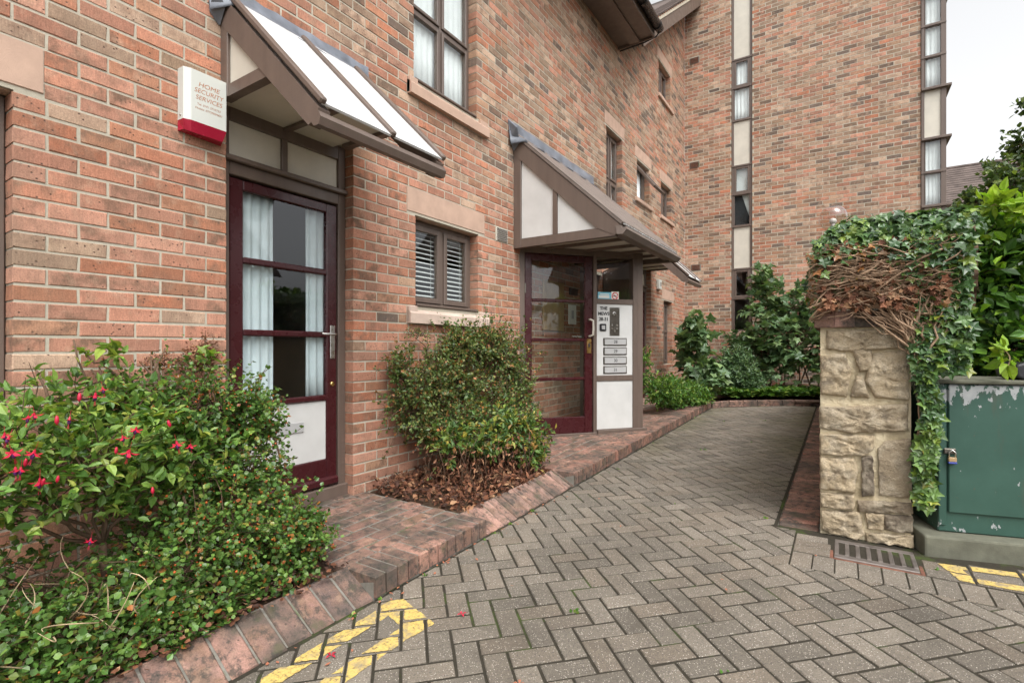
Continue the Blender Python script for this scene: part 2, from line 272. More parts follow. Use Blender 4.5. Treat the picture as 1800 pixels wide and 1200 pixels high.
# ------------------------------------------------------------------ helpers
def tag(o, label=None, cat=None, group=None, kind=None):
    if label: o['label'] = label
    if cat: o['category'] = cat
    if group: o['group'] = group
    if kind: o['kind'] = kind
    return o
def link(o, parent=None):
    COL.objects.link(o)
    if parent is not None:
        o.parent = parent
        if parent.type == 'EMPTY': o.matrix_parent_inverse = Matrix.Translation(-parent.location)
    return o
def thing(name, loc, label, cat, group=None):
    o = bpy.data.objects.new(name, None); o.empty_display_size = 0.1; o.location = loc; COL.objects.link(o)
    return tag(o, label, cat, group)
class MB:
    """collects shapes, in world coordinates, for ONE mesh object"""
    def __init__(s): s.bm = bmesh.new()
    def quad(s, *p):
        return s.bm.faces.new([s.bm.verts.new(q) for q in p])
    def box(s, a, b, bev=0.0):
        a, b = Vector(a), Vector(b); c = (a+b)/2; d = b-a
        return s.obox(c, (1,0,0), (0,1,0), d.x, d.y, d.z, bev)
    def obox(s, c, A, B, la, lb, lc, bev=0.0):
        A = Vector(A).normalized(); B = Vector(B).normalized(); N = A.cross(B)
        la, lb, lc = abs(la), abs(lb), abs(lc)
        r = bmesh.ops.create_cube(s.bm, size=1.0); vs_ = r['verts']
        M = Matrix(((A.x*la, B.x*lb, N.x*lc, c[0]), (A.y*la, B.y*lb, N.y*lc, c[1]), (A.z*la, B.z*lb, N.z*lc, c[2]), (0,0,0,1)))
        bmesh.ops.transform(s.bm, matrix=M, verts=vs_)
        if bev > 0:
            es = list({e for v in vs_ for e in v.link_edges})
            bmesh.ops.bevel(s.bm, geom=es, offset=min(bev, 0.45*min(la, lb, lc)), segments=1, affect='EDGES', profile=0.5)
        return s
    def bar(s, p, q, wdt, hgt, up=(0,0,1), bev=0.0):
        p, q = Vector(p), Vector(q); d = q-p; A = d.normalized(); U = Vector(up)
        B = U.cross(A)
        if B.length < 1e-4: B = Vector((1,0,0)).cross(A)
        B.normalize()
        return s.obox((p+q)/2, A, B, d.length, wdt, hgt, bev)
    def prism(s, pts, ext):
        ext = Vector(ext); a = [s.bm.verts.new(p) for p in pts]; b = [s.bm.verts.new(Vector(p)+ext) for p in pts]
        s.bm.faces.new(a); s.bm.faces.new(b[::-1]); n = len(a)
        for i in range(n): s.bm.faces.new((a[i], b[i], b[(i+1)%n], a[(i+1)%n]))
        return s
    def tube(s, pts, rad, seg=6, cap=True):
        pts = [Vector(p) for p in pts]; n = len(pts); rad = rad if hasattr(rad, '__len__') else [rad]*n
        rings = []; T0 = None
        for i, p in enumerate(pts):
            t = (pts[min(i+1, n-1)]-pts[max(i-1, 0)]); t = t.normalized() if t.length > 1e-9 else Vector((0,0,1))
            if T0 is None:
                u = t.orthogonal().normalized()
            else:
                u = (u - t*u.dot(t)); u = u.normalized() if u.length > 1e-6 else t.orthogonal().normalized()
            T0 = t; v = t.cross(u)
            rings.append([s.bm.verts.new(p+(u*math.cos(2*math.pi*j/seg)+v*math.sin(2*math.pi*j/seg))*rad[i]) for j in range(seg)])
        for a, b in zip(rings, rings[1:]):
            for j in range(seg): s.bm.faces.new((a[j], a[(j+1)%seg], b[(j+1)%seg], b[j]))
        if cap and seg > 2: s.bm.faces.new(rings[0][::-1]); s.bm.faces.new(rings[-1])
        return s
    def lathe(s, c, prof, seg=20, axis='z'):
        c = Vector(c); rings = []
        for r, h in prof:
            ring = []
            for j in range(seg):
                a = 2*math.pi*j/seg; q = (r*math.cos(a), r*math.sin(a), h)
                if axis == 'x': q = (q[2], q[0], q[1])
                if axis == 'y': q = (q[1], q[2], q[0])
                ring.append(s.bm.verts.new(c+Vector(q)))
            rings.append(ring)
        for a, b in zip(rings, rings[1:]):
            for j in range(seg): s.bm.faces.new((a[j], a[(j+1)%seg], b[(j+1)%seg], b[j]))
        s.bm.faces.new(rings[0][::-1]); s.bm.faces.new(rings[-1]); return s
    def build(s, name, mat, parent=None, smooth=False, kind=None, label=None):
        me = bpy.data.meshes.new(name)
        bmesh.ops.recalc_face_normals(s.bm, faces=s.bm.faces[:])
        s.bm.to_mesh(me); s.bm.free()
        if smooth: me.polygons.foreach_set('use_smooth', [True]*len(me.polygons))
        me.materials.append(MATS[mat]); o = bpy.data.objects.new(name, me); link(o, parent)
        return tag(o, label, None, None, kind)
def np_obj(name, V, Q, mat, parent=None, col=None, kind=None, smooth=False):
    """mesh object from numpy arrays; Q has one row per face"""
    me = bpy.data.meshes.new(name); n, m, kf = len(V), len(Q), Q.shape[1]
    me.vertices.add(n); me.vertices.foreach_set('co', np.ascontiguousarray(V, dtype=np.float32).ravel())
    me.loops.add(m*kf); me.loops.foreach_set('vertex_index', np.ascontiguousarray(Q, dtype=np.int32).ravel())
    me.polygons.add(m); me.polygons.foreach_set('loop_start', np.arange(0, m*kf, kf, dtype=np.int32))
    me.polygons.foreach_set('use_smooth', np.full(m, smooth, dtype=bool))
    if col is not None:
        at = me.attributes.new('rnd', 'FLOAT_COLOR', 'POINT'); at.data.foreach_set('color', np.ascontiguousarray(col, dtype=np.float32).ravel())
    me.update(calc_edges=True); me.validate()
    me.materials.append(MATS[mat]); o = bpy.data.objects.new(name, me); link(o, parent)
    return tag(o, kind=kind)
# ---- bricks, pavers and other repeated blocks: the largest in view are objects, the rest one mesh
def block_variant(l, h, d, bev, jit, seed):
    """front face at local z=0, body behind it; local x along, y up"""
    r = random.Random(seed); V = []
    def ring(inx, z):
        out = []
        for sx, sy in ((-1,-1),(1,-1),(1,1),(-1,1)):
            out.append((sx*(l/2-inx)+r.uniform(-jit, jit), sy*(h/2-inx)+r.uniform(-jit, jit)*0.6, z+r.uniform(-jit, jit)*0.5))
        return out
    V += ring(bev, 0.0) + ring(0.0, -bev)
    a = V[4:8]; V += [(x, y, -d) for x, y, z in a]
    F = [(0,1,2,3)]+[(i+4, (i+1)%4+4, (i+1)%4, i) for i in range(4)]+[(i+8, (i+1)%4+8, (i+1)%4+4, i+4) for i in range(4)]
    return np.array(V), np.array(F)
def view_size(p):
    q = Vector(p)-EYE; Z = q.dot(Vector((-math.sin(TH), math.cos(TH), 0)))
    if Z < 0.2: return -1
    X = q.dot(Vector((math.cos(TH), math.sin(TH), 0))); px = 900+890*X/Z; py = 612-890*q.z/Z
    if px < -20 or px > 1820 or py < -20 or py > 1220: return -1
    return 1/Z
class Blocks:
    def __init__(s, l, h, d, bev, jit, nvar=8, seed=0):
        s.nom = (l, h, d); s.var = [block_variant(l, h, d, bev, jit, seed*100+i) for i in range(nvar)]; s.items = []
    def add(s, c, A, U, l, h, rnd, bias=1.0):
        A = Vector(A).normalized(); U = Vector(U).normalized(); s.items.append((Vector(c), A, U, l, h, rnd, random.randrange(len(s.var)), bias))
    def build(s, name, restname, matbase, parent, limit=300):
        L, H, D = s.nom
        order = sorted(range(len(s.items)), key=lambda i: -view_size(s.items[i][0])*s.items[i][7]*s.items[i][3]*1.0)
        top = [i for i in order[:limit] if view_size(s.items[i][0]) > 0]; tops = set(top); meshes = {}
        for i in top:
            c, A, U, l, h, rnd, v, b = s.items[i]
            if v not in meshes:
                me = bpy.data.meshes.new(name); me.from_pydata([tuple(x) for x in s.var[v][0]], [], [tuple(f) for f in s.var[v][1]]); me.materials.append(MATS[matbase+'_obj']); meshes[v] = me
            o = bpy.data.objects.new(name, meshes[v]); N = A.cross(U)
            M = Matrix(((A.x*l/L, U.x*h/H, N.x, c.x), (A.y*l/L, U.y*h/H, N.y, c.y), (A.z*l/L, U.z*h/H, N.z, c.z), (0,0,0,1)))
            link(o, parent); o.matrix_basis = M; o.color = (*rnd, 1)
        rest = [i for i in range(len(s.items)) if i not in tops]
        if not rest: return
        VV, QQ, CC = [], [], []; off = 0
        for i in rest:
            c, A, U, l, h, rnd, v, b = s.items[i]; V, F = s.var[v]; N = A.cross(U)
            W = V[:, :1]*(l/L)*np.array(A)[None]+V[:, 1:2]*(h/H)*np.array(U)[None]+V[:, 2:3]*np.array(N)[None]+np.array(c)[None]
            VV.append(W); QQ.append(F+off); CC.append(np.tile(np.array([[*rnd, 1.0]]), (len(V), 1))); off += len(V)
        return np_obj(restname, np.concatenate(VV), np.concatenate(QQ), matbase+'_attr', parent, np.concatenate(CC), 'stuff')
# ---- leaves
def T_round(w_=0.42): return np.array([(0,0,0),(-w_*0.8,.28,.06),(-w_,.62,.07),(0,1,-.05),(w_,.62,.07),(w_*0.8,.28,.06)]), np.array([(0,3,2,1),(0,5,4,3)])
def T_lance(w_=0.26): return np.array([(0,0,0),(-w_,.32,.07),(-w_*0.75,.66,.05),(0,1,-.12),(w_*0.75,.66,.05),(w_,.32,.07)]), np.array([(0,3,2,1),(0,5,4,3)])
T_ivy = (np.array([(0,.06,0),(0,.38,.0),(0,.7,-.02),(0,1.05,-.08),(-.40,-.06,.02),(-.33,.24,.07),(-.58,.46,.02),(-.24,.6,.06),(.40,-.06,.02),(.33,.24,.07),(.58,.46,.02),(.24,.6,.06)]),
         np.array([(0,1,5,4),(1,7,6,5),(1,2,3,7),(0,8,9,1),(1,9,10,11),(1,11,3,2)]))
T_petal = T_lance(0.3)
def leaf_arrays(P, D, N, S, T):
    V, F = T; P, D, N = np.asarray(P), np.asarray(D), np.asarray(N)
    D = D/np.maximum(np.linalg.norm(D, axis=1, keepdims=True), 1e-6); X = np.cross(D, N); X = X/np.maximum(np.linalg.norm(X, axis=1, keepdims=True), 1e-6); Zx = np.cross(X, D)
    S = np.asarray(S)[:, None, None]
    W = P[:, None, :]+S*(V[None, :, 0:1]*X[:, None, :]+V[None, :, 1:2]*D[:, None, :]+V[None, :, 2:3]*Zx[:, None, :])
    n = len(P); Q = F[None]+(np.arange(n)*len(V))[:, None, None]
    return W.reshape(-1, 3), Q.reshape(-1, F.shape[1]), len(V)
def leaf_obj(name, P, D, N, S, T, mat, parent, R=None, kind='stuff'):
    W, Q, k_ = leaf_arrays(P, D, N, S, T); n = len(P)
    if R is None: R = rng.random(n)
    C = np.ones((n, 4)); C[:, 0] = R; C[:, 1] = rng.random(n); C[:, 2] = rng.random(n)
    return np_obj(name, W, Q, mat, parent, np.repeat(C, k_, axis=0), kind)
def leaf_parts(name, P, D, N, S, T, mat, parent, R, limit=300):
    """the leaves that show largest, each an object of its own; returns the mask of the ones left over"""
    sz = np.array([view_size(p) for p in P])*np.asarray(S)*np.where(np.array([view_size(p) for p in P]) > 0, 1, -1)
    order = np.argsort(-sz)[:limit]; V, F = T; me = bpy.data.meshes.new(name)
    me.from_pydata([tuple(v) for v in V], [], [tuple(f) for f in F]); me.materials.append(MATS[mat]); mask = np.ones(len(P), bool)
    for i in order:
        if sz[i] <= 0: continue
        d = Vector(D[i]).normalized(); x = d.cross(Vector(N[i]))
        if x.length < 1e-4: continue
        x.normalize(); z = x.cross(d); s_ = float(S[i]); p = P[i]; o = bpy.data.objects.new(name, me)
        link(o, parent); o.matrix_basis = Matrix(((x.x*s_, d.x*s_, z.x*s_, p[0]), (x.y*s_, d.y*s_, z.y*s_, p[1]), (x.z*s_, d.z*s_, z.z*s_, p[2]), (0,0,0,1)))
        o.color = (float(R[i]), random.random(), random.random(), 1); mask[i] = False
    return mask
def unit(n): v = rng.normal(size=(n, 3)); return v/np.linalg.norm(v, axis=1, keepdims=True)
def twig_leaves(blobs, ntwig, nleaf, root, smin, smax, jitter=0.03, upbias=0.5, inner=0.35, droop=0.0, wild=0.0):
    """blobs: (centre, radii, weight). twigs leave the blob's heart for its skin; leaves sit along their outer part"""
    P, D, N, S, TW = [], [], [], [], []
    tot = sum(b[2] for b in blobs)
    for c, r, wt in blobs:
        c, r = np.array(c), np.array(r); nt_ = max(1, int(ntwig*wt/tot))
        u = unit(nt_); e = c+u*r*(0.72+0.34*rng.random((nt_, 1))+wild*rng.random((nt_, 1))**4)+np.array([0,0,1])*wild*0.12*rng.random((nt_, 1))**3
        s0 = c+unit(nt_)*r*0.3+np.array([0, 0, -0.2*r[2]])
        for a, b in zip(s0, e):
            mid = (a+b)/2+rng.normal(size=3)*0.12*np.linalg.norm(b-a); b = b+np.array([0, 0, -droop])
            t = inner+(1-inner)*rng.random(nleaf)
            pts = ((1-t)**2)[:, None]*a+(2*t*(1-t))[:, None]*mid+(t**2)[:, None]*b
            dr = (b-a)/max(np.linalg.norm(b-a), 1e-6)
            P.append(pts+rng.normal(size=(nleaf, 3))*jitter*0.4); out = unit(nleaf)*0.8+dr*0.7
            D.append(out); N.append(np.array([0, 0, upbias])+unit(nleaf)*0.6+(pts-c)/np.max(r)*0.5); S.append(smin+(smax-smin)*rng.random(nleaf))
            TW.append((a, mid, b))
    return np.concatenate(P), np.concatenate(D), np.concatenate(N), np.concatenate(S), TW
def twig_mesh(name, TW, mat, parent, frac=0.5, r0=0.004, r1=0.0015, base=None):
    m = MB()
    for a, mid, b in TW:
        if random.random() > frac: continue
        m.tube([a, (Vector(a)+2*Vector(mid)+Vector(b))/4, b], [r0, (r0+r1)/2, r1], 3, False)
    return m.build(name, mat, parent, kind='stuff')
def wander(p, q, n, amp):
    p, q = Vector(p), Vector(q); out = []
    for i in range(n+1):
        t = i/n; o = Vector((random.gauss(0,1), random.gauss(0,1), random.gauss(0,1)))*amp*math.sin(math.pi*min(t,1)) if 0 < i < n else Vector()
        out.append(p.lerp(q, t)+o)
    return out
def bend(p, q, n, amp):
    p, q = Vector(p), Vector(q); c = (p+q)/2+Vector((random.gauss(0,1), random.gauss(0,1), random.gauss(0,1)))*amp
    return [p*(1-i/n)**2+c*2*(i/n)*(1-i/n)+q*(i/n)**2 for i in range(n+1)]
def text(body, size, O, A, U, mat, parent, name='lettering', ext=0.0006, shear=0.0, align='CENTER', sx=1.0, bold=0.0):
    cu = bpy.data.curves.new(name, 'FONT'); cu.body = body; cu.size = size; cu.extrude = ext; cu.align_x = align; cu.align_y = 'CENTER'; cu.shear = shear
    cu.offset = bold
    t = bpy.data.objects.new(name, cu); COL.objects.link(t); dg = bpy.context.evaluated_depsgraph_get()
    me = bpy.data.meshes.new_from_object(t.evaluated_get(dg)); bpy.data.objects.remove(t); bpy.data.curves.remove(cu)
    me.materials.clear(); me.materials.append(MATS[mat]); o = bpy.data.objects.new(name, me); link(o, parent)
    A = Vector(A).normalized(); U = Vector(U).normalized(); N = A.cross(U)
    o.matrix_basis = Matrix(((A.x*sx, U.x, N.x, O[0]), (A.y*sx, U.y, N.y, O[1]), (A.z*sx, U.z, N.z, O[2]), (0,0,0,1)))
    return o
def clip(poly, halfs):
    for (nx, ny, c) in halfs:          # keep nx*x+ny*y <= c
        out = []
        for i in range(len(poly)):
            p, q = poly[i], poly[(i+1) % len(poly)]; dp = nx*p[0]+ny*p[1]-c; dq = nx*q[0]+ny*q[1]-c
            if dp <= 0: out.append(p)
            if dp*dq < 0: t = dp/(dp-dq); out.append((p[0]+t*(q[0]-p[0]), p[1]+t*(q[1]-p[1])))
        poly = out
        if len(poly) < 3: return []
    return poly
def area(p): return abs(sum(p[i][0]*p[(i+1)%len(p)][1]-p[(i+1)%len(p)][0]*p[i][1] for i in range(len(p))))/2
# ------------------------------------------------------------------ ground, paving, steps and edging
m = MB(); m.quad((-300,-300,gz(0)-0.12), (300,-300,gz(0)-0.12), (300,300,0.1), (-300,300,0.1)); m.build('ground', 'ground_earth', kind='structure')
YF = 3.30                                              # line where the forecourt meets the gully, pillar and cabinet
path = bpy.data.objects.new('path', None); path.empty_display_size = 0.1; path.location = (1.9, 2.0, gz(2)); COL.objects.link(path); tag(path, kind='structure')
path['label'] = 'grey herringbone block paving between the brick steps and the stone pillar'
m = MB()
m.quad((1.02,-2.5,gz(-2.5)-0.0045), (7.0,-2.5,gz(-2.5)-0.0045), (7.0,3.7,gz(3.7)-0.0045), (1.02,3.7,gz(3.7)-0.0045))
m.quad((1.02,3.7,gz(3.7)-0.0045), (2.62,3.7,gz(3.7)-0.0045), (2.62,12,gz(12)-0.0045), (1.02,12,gz(12)-0.0045))
m.build('joint_sand', 'joint_sand', path)
U_ = 0.1018; s45 = math.sqrt(0.5); ex = Vector((s45, s45, SLOPE*s45)).normalized(); ey = Vector((-s45, s45, SLOPE*s45)).normalized()
O0 = Vector((2.078, 1.588, 0))
pav = Blocks(0.2, 0.1, 0.06, 0.0035, 0.0020, 12, 3); cut = []; PAVED = []
def paver(cu, cv, horiz):
    c = O0+Vector((s45, s45, 0))*cu+Vector((-s45, s45, 0))*cv; x, y = c.x, c.y
    if not (0.9 < x < 6.6 and -2.2 < y < 11.2): return
    hx, hy = (0.0963, 0.0453) if horiz else (0.0453, 0.0963)
    poly = [(x+s45*(a*hx)-s45*(b*hy), y+s45*(a*hx)+s45*(b*hy)) for a, b in ((-1,-1),(1,-1),(1,1),(-1,1))]
    rnd = (random.random(), random.random(), random.random()); dz = random.uniform(-0.0025, 0.0025)
    def ok(p): return p[0] > 1.125 and (p[1] < YF-0.215 or (p[1] < 3.648 and p[0] < 2.727) or p[0] < 2.60) and (p[1] < 9 or -0.66*p[0]+0.75*p[1] < 6.0)
    if all(ok(p) for p in poly):
        A = ex if horiz else ey; B = ey if horiz else -ex; tl = random.uniform(-0.006, 0.006)
        pav.add((x, y, gz(y)+dz), A+Vector((0,0,tl)), B, 0.1925, 0.0905, rnd); PAVED.append((poly, y)); return
    for reg in ([(-1,0,-1.125),(0,1,YF-0.215)], [(-1,0,-1.125),(1,0,2.727),(0,-1,-(YF-0.215)),(0,1,3.648)], [(-1,0,-1.125),(1,0,2.60),(0,-1,-3.648),(-0.66,0.75,6.0)]):
        cp = clip(poly, reg); ar = area(cp) if cp else 0
        if ar > 0.0009: cut.append((cp, rnd, dz)); PAVED.append((cp, y))
for i in range(-110, 110):
    for j in range(-40, 40):
        # lattice (1,-1) and (2,2) in units of half a block
        bu, bv = (i*1+j*2)*U_, (-i*1+j*2)*U_
        paver(bu+U_, bv+0.5*U_, True); paver(bu+2.5*U_, bv+U_, False)
# straight course in front of the gully and pillar
sx_ = 2.735
while sx_ < 6.0:
    y0 = YF-0.205; cut.append(([(sx_, y0), (sx_+0.097, y0+0.004), (sx_+0.097, y0+0.2), (sx_, y0+0.197)], (random.random(), random.random(), 0.5), 0.0)); PAVED.append((cut[-1][0], y0)); sx_ += 0.1025
for (x0, x1, y0, y1) in ((2.735,2.915,3.31,3.405),(2.735,2.915,3.412,3.50),(2.735,2.90,3.507,3.60),(3.33,3.52,3.31,3.405),(3.527,3.72,3.32,3.415),(3.727,3.92,3.33,3.43),(3.927,4.12,3.34,3.44),(4.127,4.32,3.34,3.44),(3.33,3.52,3.412,3.52),(3.527,3.72,3.422,3.57),(3.727,3.92,3.437,3.63),(3.927,4.12,3.447,3.7),(4.127,4.32,3.447,3.8)):
    cut.append(([(x0,y0),(x1,y0),(x1,y1),(x0,y1)], (random.random(), random.random(), 0.5), 0.0)); PAVED.append((cut[-1][0], y0))
pav.build('paver', 'paving_blocks', 'paver', path, 300)
V, F, C = [], [], []
bm_ = MB(); lay = bm_.bm.verts.layers.float_color.new('rnd')
for poly, rnd, dz in cut:
    cx, cy = sum(p[0] for p in poly)/len(poly), sum(p[1] for p in poly)/len(poly); n = len(poly)
    top = [bm_.bm.verts.new((cx+(p[0]-cx)*0.955, cy+(p[1]-cy)*0.955, gz(p[1])+dz)) for p in poly]
    low = [bm_.bm.verts.new((p[0], p[1], gz(p[1])+dz-0.005)) for p in poly]; bot = [bm_.bm.verts.new((p[0], p[1], gz(p[1])-0.05)) for p in poly]
    for v in top+low+bot: v[lay] = (*rnd, 1)
    bm_.bm.faces.new(top)
    for a, b in ((low, top), (bot, low)):
        for i in range(n): bm_.bm.faces.new((a[i], a[(i+1)%n], b[(i+1)%n], b[i]))
bm_.build('cut_pavers', 'paver_attr', path, kind='stuff')
# painted yellow lines, broken up by the joints
def marking(label, polys):
    m = MB(); r = random.Random(5)
    for poly in polys:
        for pv, yy in PAVED:
            cx, cy = sum(p[0] for p in pv)/len(pv), sum(p[1] for p in pv)/len(pv)
            if abs(cx-poly[0][0]) > 2.5: continue
            sh = [(cx+(p[0]-cx)*0.94, cy+(p[1]-cy)*0.94) for p in pv]
            ar = sum(sh[i][0]*sh[(i+1)%len(sh)][1]-sh[(i+1)%len(sh)][0]*sh[i][1] for i in range(len(sh)))
            if ar < 0: sh = sh[::-1]
            hf = []
            for i in range(len(sh)):
                (x0, y0), (x1, y1) = sh[i], sh[(i+1) % len(sh)]; nx, ny = y1-y0, -(x1-x0); hf.append((nx, ny, nx*x0+ny*y0))
            cp = clip(list(poly), hf)
            if len(cp) < 3 or area(cp) < 0.0004: continue
            # ragged outline
            out = []
            for i in range(len(cp)):
                p, q = cp[i], cp[(i+1) % len(cp)]; L = math.hypot(q[0]-p[0], q[1]-p[1]); ns = max(1, int(L/0.013))
                for t in range(ns): out.append((p[0]+(q[0]-p[0])*t/ns+r.uniform(-.0028,.0028), p[1]+(q[1]-p[1])*t/ns+r.uniform(-.0028,.0028)))
            c = m.bm.verts.new((sum(p[0] for p in out)/len(out), sum(p[1] for p in out)/len(out), gz(cy)+0.0042))
            vs_ = [m.bm.verts.new((p[0], p[1], gz(p[1])+0.0034)) for p in out]
            for i in range(len(vs_)): m.bm.faces.new((c, vs_[i], vs_[(i+1) % len(vs_)]))
    o = m.build('road_marking', 'yellow_paint'); tag(o, label, 'road marking', 'yellow road markings'); return o
marking('worn double yellow line ending in a bar beside the brick edging', [
    [(1.187,-0.6),(1.268,-0.6),(1.274,1.66),(1.195,1.66)], [(1.398,-0.6),(1.479,-0.6),(1.470,1.60),(1.388,1.60)], [(1.178,1.62),(1.478,1.535),(1.49,1.655),(1.19,1.742)]])
marking('worn yellow line ending in a bar in front of the green cabinet', [
    [(3.40,3.50),(3.47,3.28),(3.545,3.30),(3.475,3.52)], [(3.48,3.47),(5.2,3.72),(5.2,3.80),(3.48,3.53)], [(3.53,3.31),(5.2,3.50),(5.2,3.57),(3.53,3.375)]])
# raised brick platforms in front of the doors
def rb(lo=0.0, hi=1.0): return (random.uniform(lo, hi), random.random(), random.random())
def platform(name, label, y0, y1, lo, hi, zoff=0.11):
    t = thing(name, (0.55, (y0+y1)/2, gz((y0+y1)/2)), label, 'step', 'brick platforms before the doors')
    m = MB(); m.prism([(-0.12,y0+0.006,gz(y0)-0.1),(1.108,y0+0.006,gz(y0)-0.1),(1.108,y0+0.006,gz(y0)+zoff-0.006),(-0.12,y0+0.006,gz(y0)+zoff-0.006)], (0,y1-y0-0.012,SLOPE*(y1-y0)))
    m.build('mortar_bed', 'dark_mortar', t)
    B = Blocks(0.215, 0.065, 0.1, 0.006, 0.0025, 8, 11)
    Y = Vector((0,1,SLOPE)).normalized(); y = y0
    while y < y1-0.03:                                 # kerb row: bricks on edge; each shows its end and its top
        B.add((1.0095, y+0.0375, gz(y+0.0375)+zoff+random.uniform(-.002,.002)), (1,0,0), Y, 0.215+random.uniform(-.004,.006), 0.066, rb(lo, hi))
        y += 0.0755
    x = 0.895; row = 0
    while x > -0.10:
        y = y0-(0.11 if row % 2 else 0); hw = 0.1025
        while y < y1:
            a, b = max(y, y0), min(y+0.215, y1)
            if b-a > 0.03: B.add((x-hw/2, (a+b)/2, gz((a+b)/2)+zoff+random.uniform(-.003,.002)), Y, (-1,0,0), b-a, hw, rb(lo, hi))
            y += 0.225
        x -= 0.1125; row += 1
    B.build('brick', 'brickwork', 'pave', t, 300)
    # kerb faces below the top course
    return t
platform('brick_step', 'low red brick platform at the curtained maroon door, worn and dark', 1.648, 2.56, 0.3, 1.0)
platform('brick_step', 'long red brick platform under the porch with the intercom panel', 3.79, 9.0, 0.0, 0.8)
def edging(label, y0, y1, pitch, wid, z1, lo, hi):
    t = thing('brick_edging', (1.0, (y0+y1)/2, gz((y0+y1)/2)), label, 'edging', 'sloping brick edging of the planting beds')
    m = MB(); y = y0
    m.prism([(1.098,y0,gz(y0)-0.05),(1.098,y0,gz(y0)-0.008),(0.905,y0,gz(y0)+z1-0.01),(0.86,y0,gz(y0)+z1-0.03),(0.86,y0,gz(y0)-0.05)], (0,y1-y0,SLOPE*(y1-y0))); m.build('mortar_bed', 'dark_mortar', t)
    B = Blocks(0.215, wid, 0.06, 0.006, 0.003, 8, 13); sl = Vector((-0.2, 0, z1)).normalized()
    while y < y1-0.03:
        yy = y+pitch/2; off = random.uniform(-.004,.004)
        B.add((1.008+off, yy, gz(yy)+z1/2+random.uniform(-.003,.003)), sl, Vector((0,-1,-SLOPE+random.uniform(-.01,.01))), 0.225, min(wid, y1-y), rb(lo, hi)); y += pitch
    B.build('brick', 'brickwork', 'edge', t, 300)
edging('sloping brick edging of the fuchsia bed, wide dark joints', -0.6, 1.657, 0.1135, 0.1015, 0.115, 0.42, 0.95)
edging('sloping edging of close set pale bricks around the bed below the window with blinds', 2.553, 3.80, 0.0755, 0.066, 0.115, 0.0, 0.45)
# red brick strip at the foot of the boundary wall
t = bpy.data.objects.new('drain_strip', None); t.location = (2.74, 5.5, gz(5.5)); t.empty_display_size = 0.1; COL.objects.link(t); tag(t, 'band of red bricks laid along the foot of the stone boundary wall', kind='structure')
m = MB(); m.quad((2.60,3.66,gz(3.66)-0.02),(2.87,3.66,gz(3.66)-0.02),(2.87,11,gz(11)-0.02),(2.60,11,gz(11)-0.02)); m.build('mortar_bed', 'dark_mortar', t)
B = Blocks(0.215, 0.065, 0.05, 0.006, 0.003, 8, 17); y = 3.67
while y < 10.2:
    B.add((2.735+random.uniform(-.004,.004), y+0.0375, gz(y)-0.002+random.uniform(-.004,.003)), (1,0,0), (0,1,SLOPE), 0.222, 0.067, rb()); y += 0.0755
B.build('brick', 'brickwork', 'pave', t, 100)
# far bed edging
t = thing('brick_edging', (1.9, 9.7, gz(9.7)), 'low upright brick edging of the far bed under the maple leaved shrub', 'edging')
B = Blocks(0.215, 0.1, 0.1, 0.006, 0.003, 6, 19); pl = [Vector((1.14,9.0,0)), Vector((1.35,9.33,0)), Vector((1.75,9.62,0)), Vector((2.3,9.93,0)), Vector((3.2,10.15,0))]
for a, b in zip(pl, pl[1:]):
    n = max(1, round((b-a).length/0.225)); d = (b-a)/n
    for i in range(n):
        c = a+d*(i+0.5); B.add((c.x, c.y, gz(c.y)+0.045), d, (0,0,1), d.length-0.01, 0.1, rb())
        B.add(Vector((c.x, c.y, gz(c.y)+0.096))+Vector((-d.y, d.x, 0)).normalized()*0.05, d, Vector((-d.y, d.x, 0)), d.length-0.01, 0.1, rb())
B.build('brick', 'brickwork', 'edge', t, 100)
# soil of the beds
def soil(name, pts, z0):
    m = MB(); r = random.Random(3)
    xs = [p[0] for p in pts]; ys = [p[1] for p in pts]; nx, ny = max(2, int((max(xs)-min(xs))/0.06)), max(2, int((max(ys)-min(ys))/0.06)); g = {}
    for i in range(nx+1):
        for j in range(ny+1):
            x = min(xs)+(max(xs)-min(xs))*i/nx; y = min(ys)+(max(ys)-min(ys))*j/ny; g[i,j] = m.bm.verts.new((x, y, gz(y)+z0+r.uniform(-.012,.02)))
    for i in range(nx):
        for j in range(ny): m.bm.faces.new((g[i,j], g[i+1,j], g[i+1,j+1], g[i,j+1]))
    return m.build(name, 'soil', kind='structure', smooth=True)
soil('planting_bed', [(-0.02,-0.8),(0.905,1.645)], 0.085); soil('planting_bed', [(-0.02,2.565),(0.905,3.785)], 0.085)
soil('planting_bed', [(-0.02,9.005),(1.13,11.69)], 0.07); soil('planting_bed', [(1.14,9.9),(4.2,11.69)], 0.07)
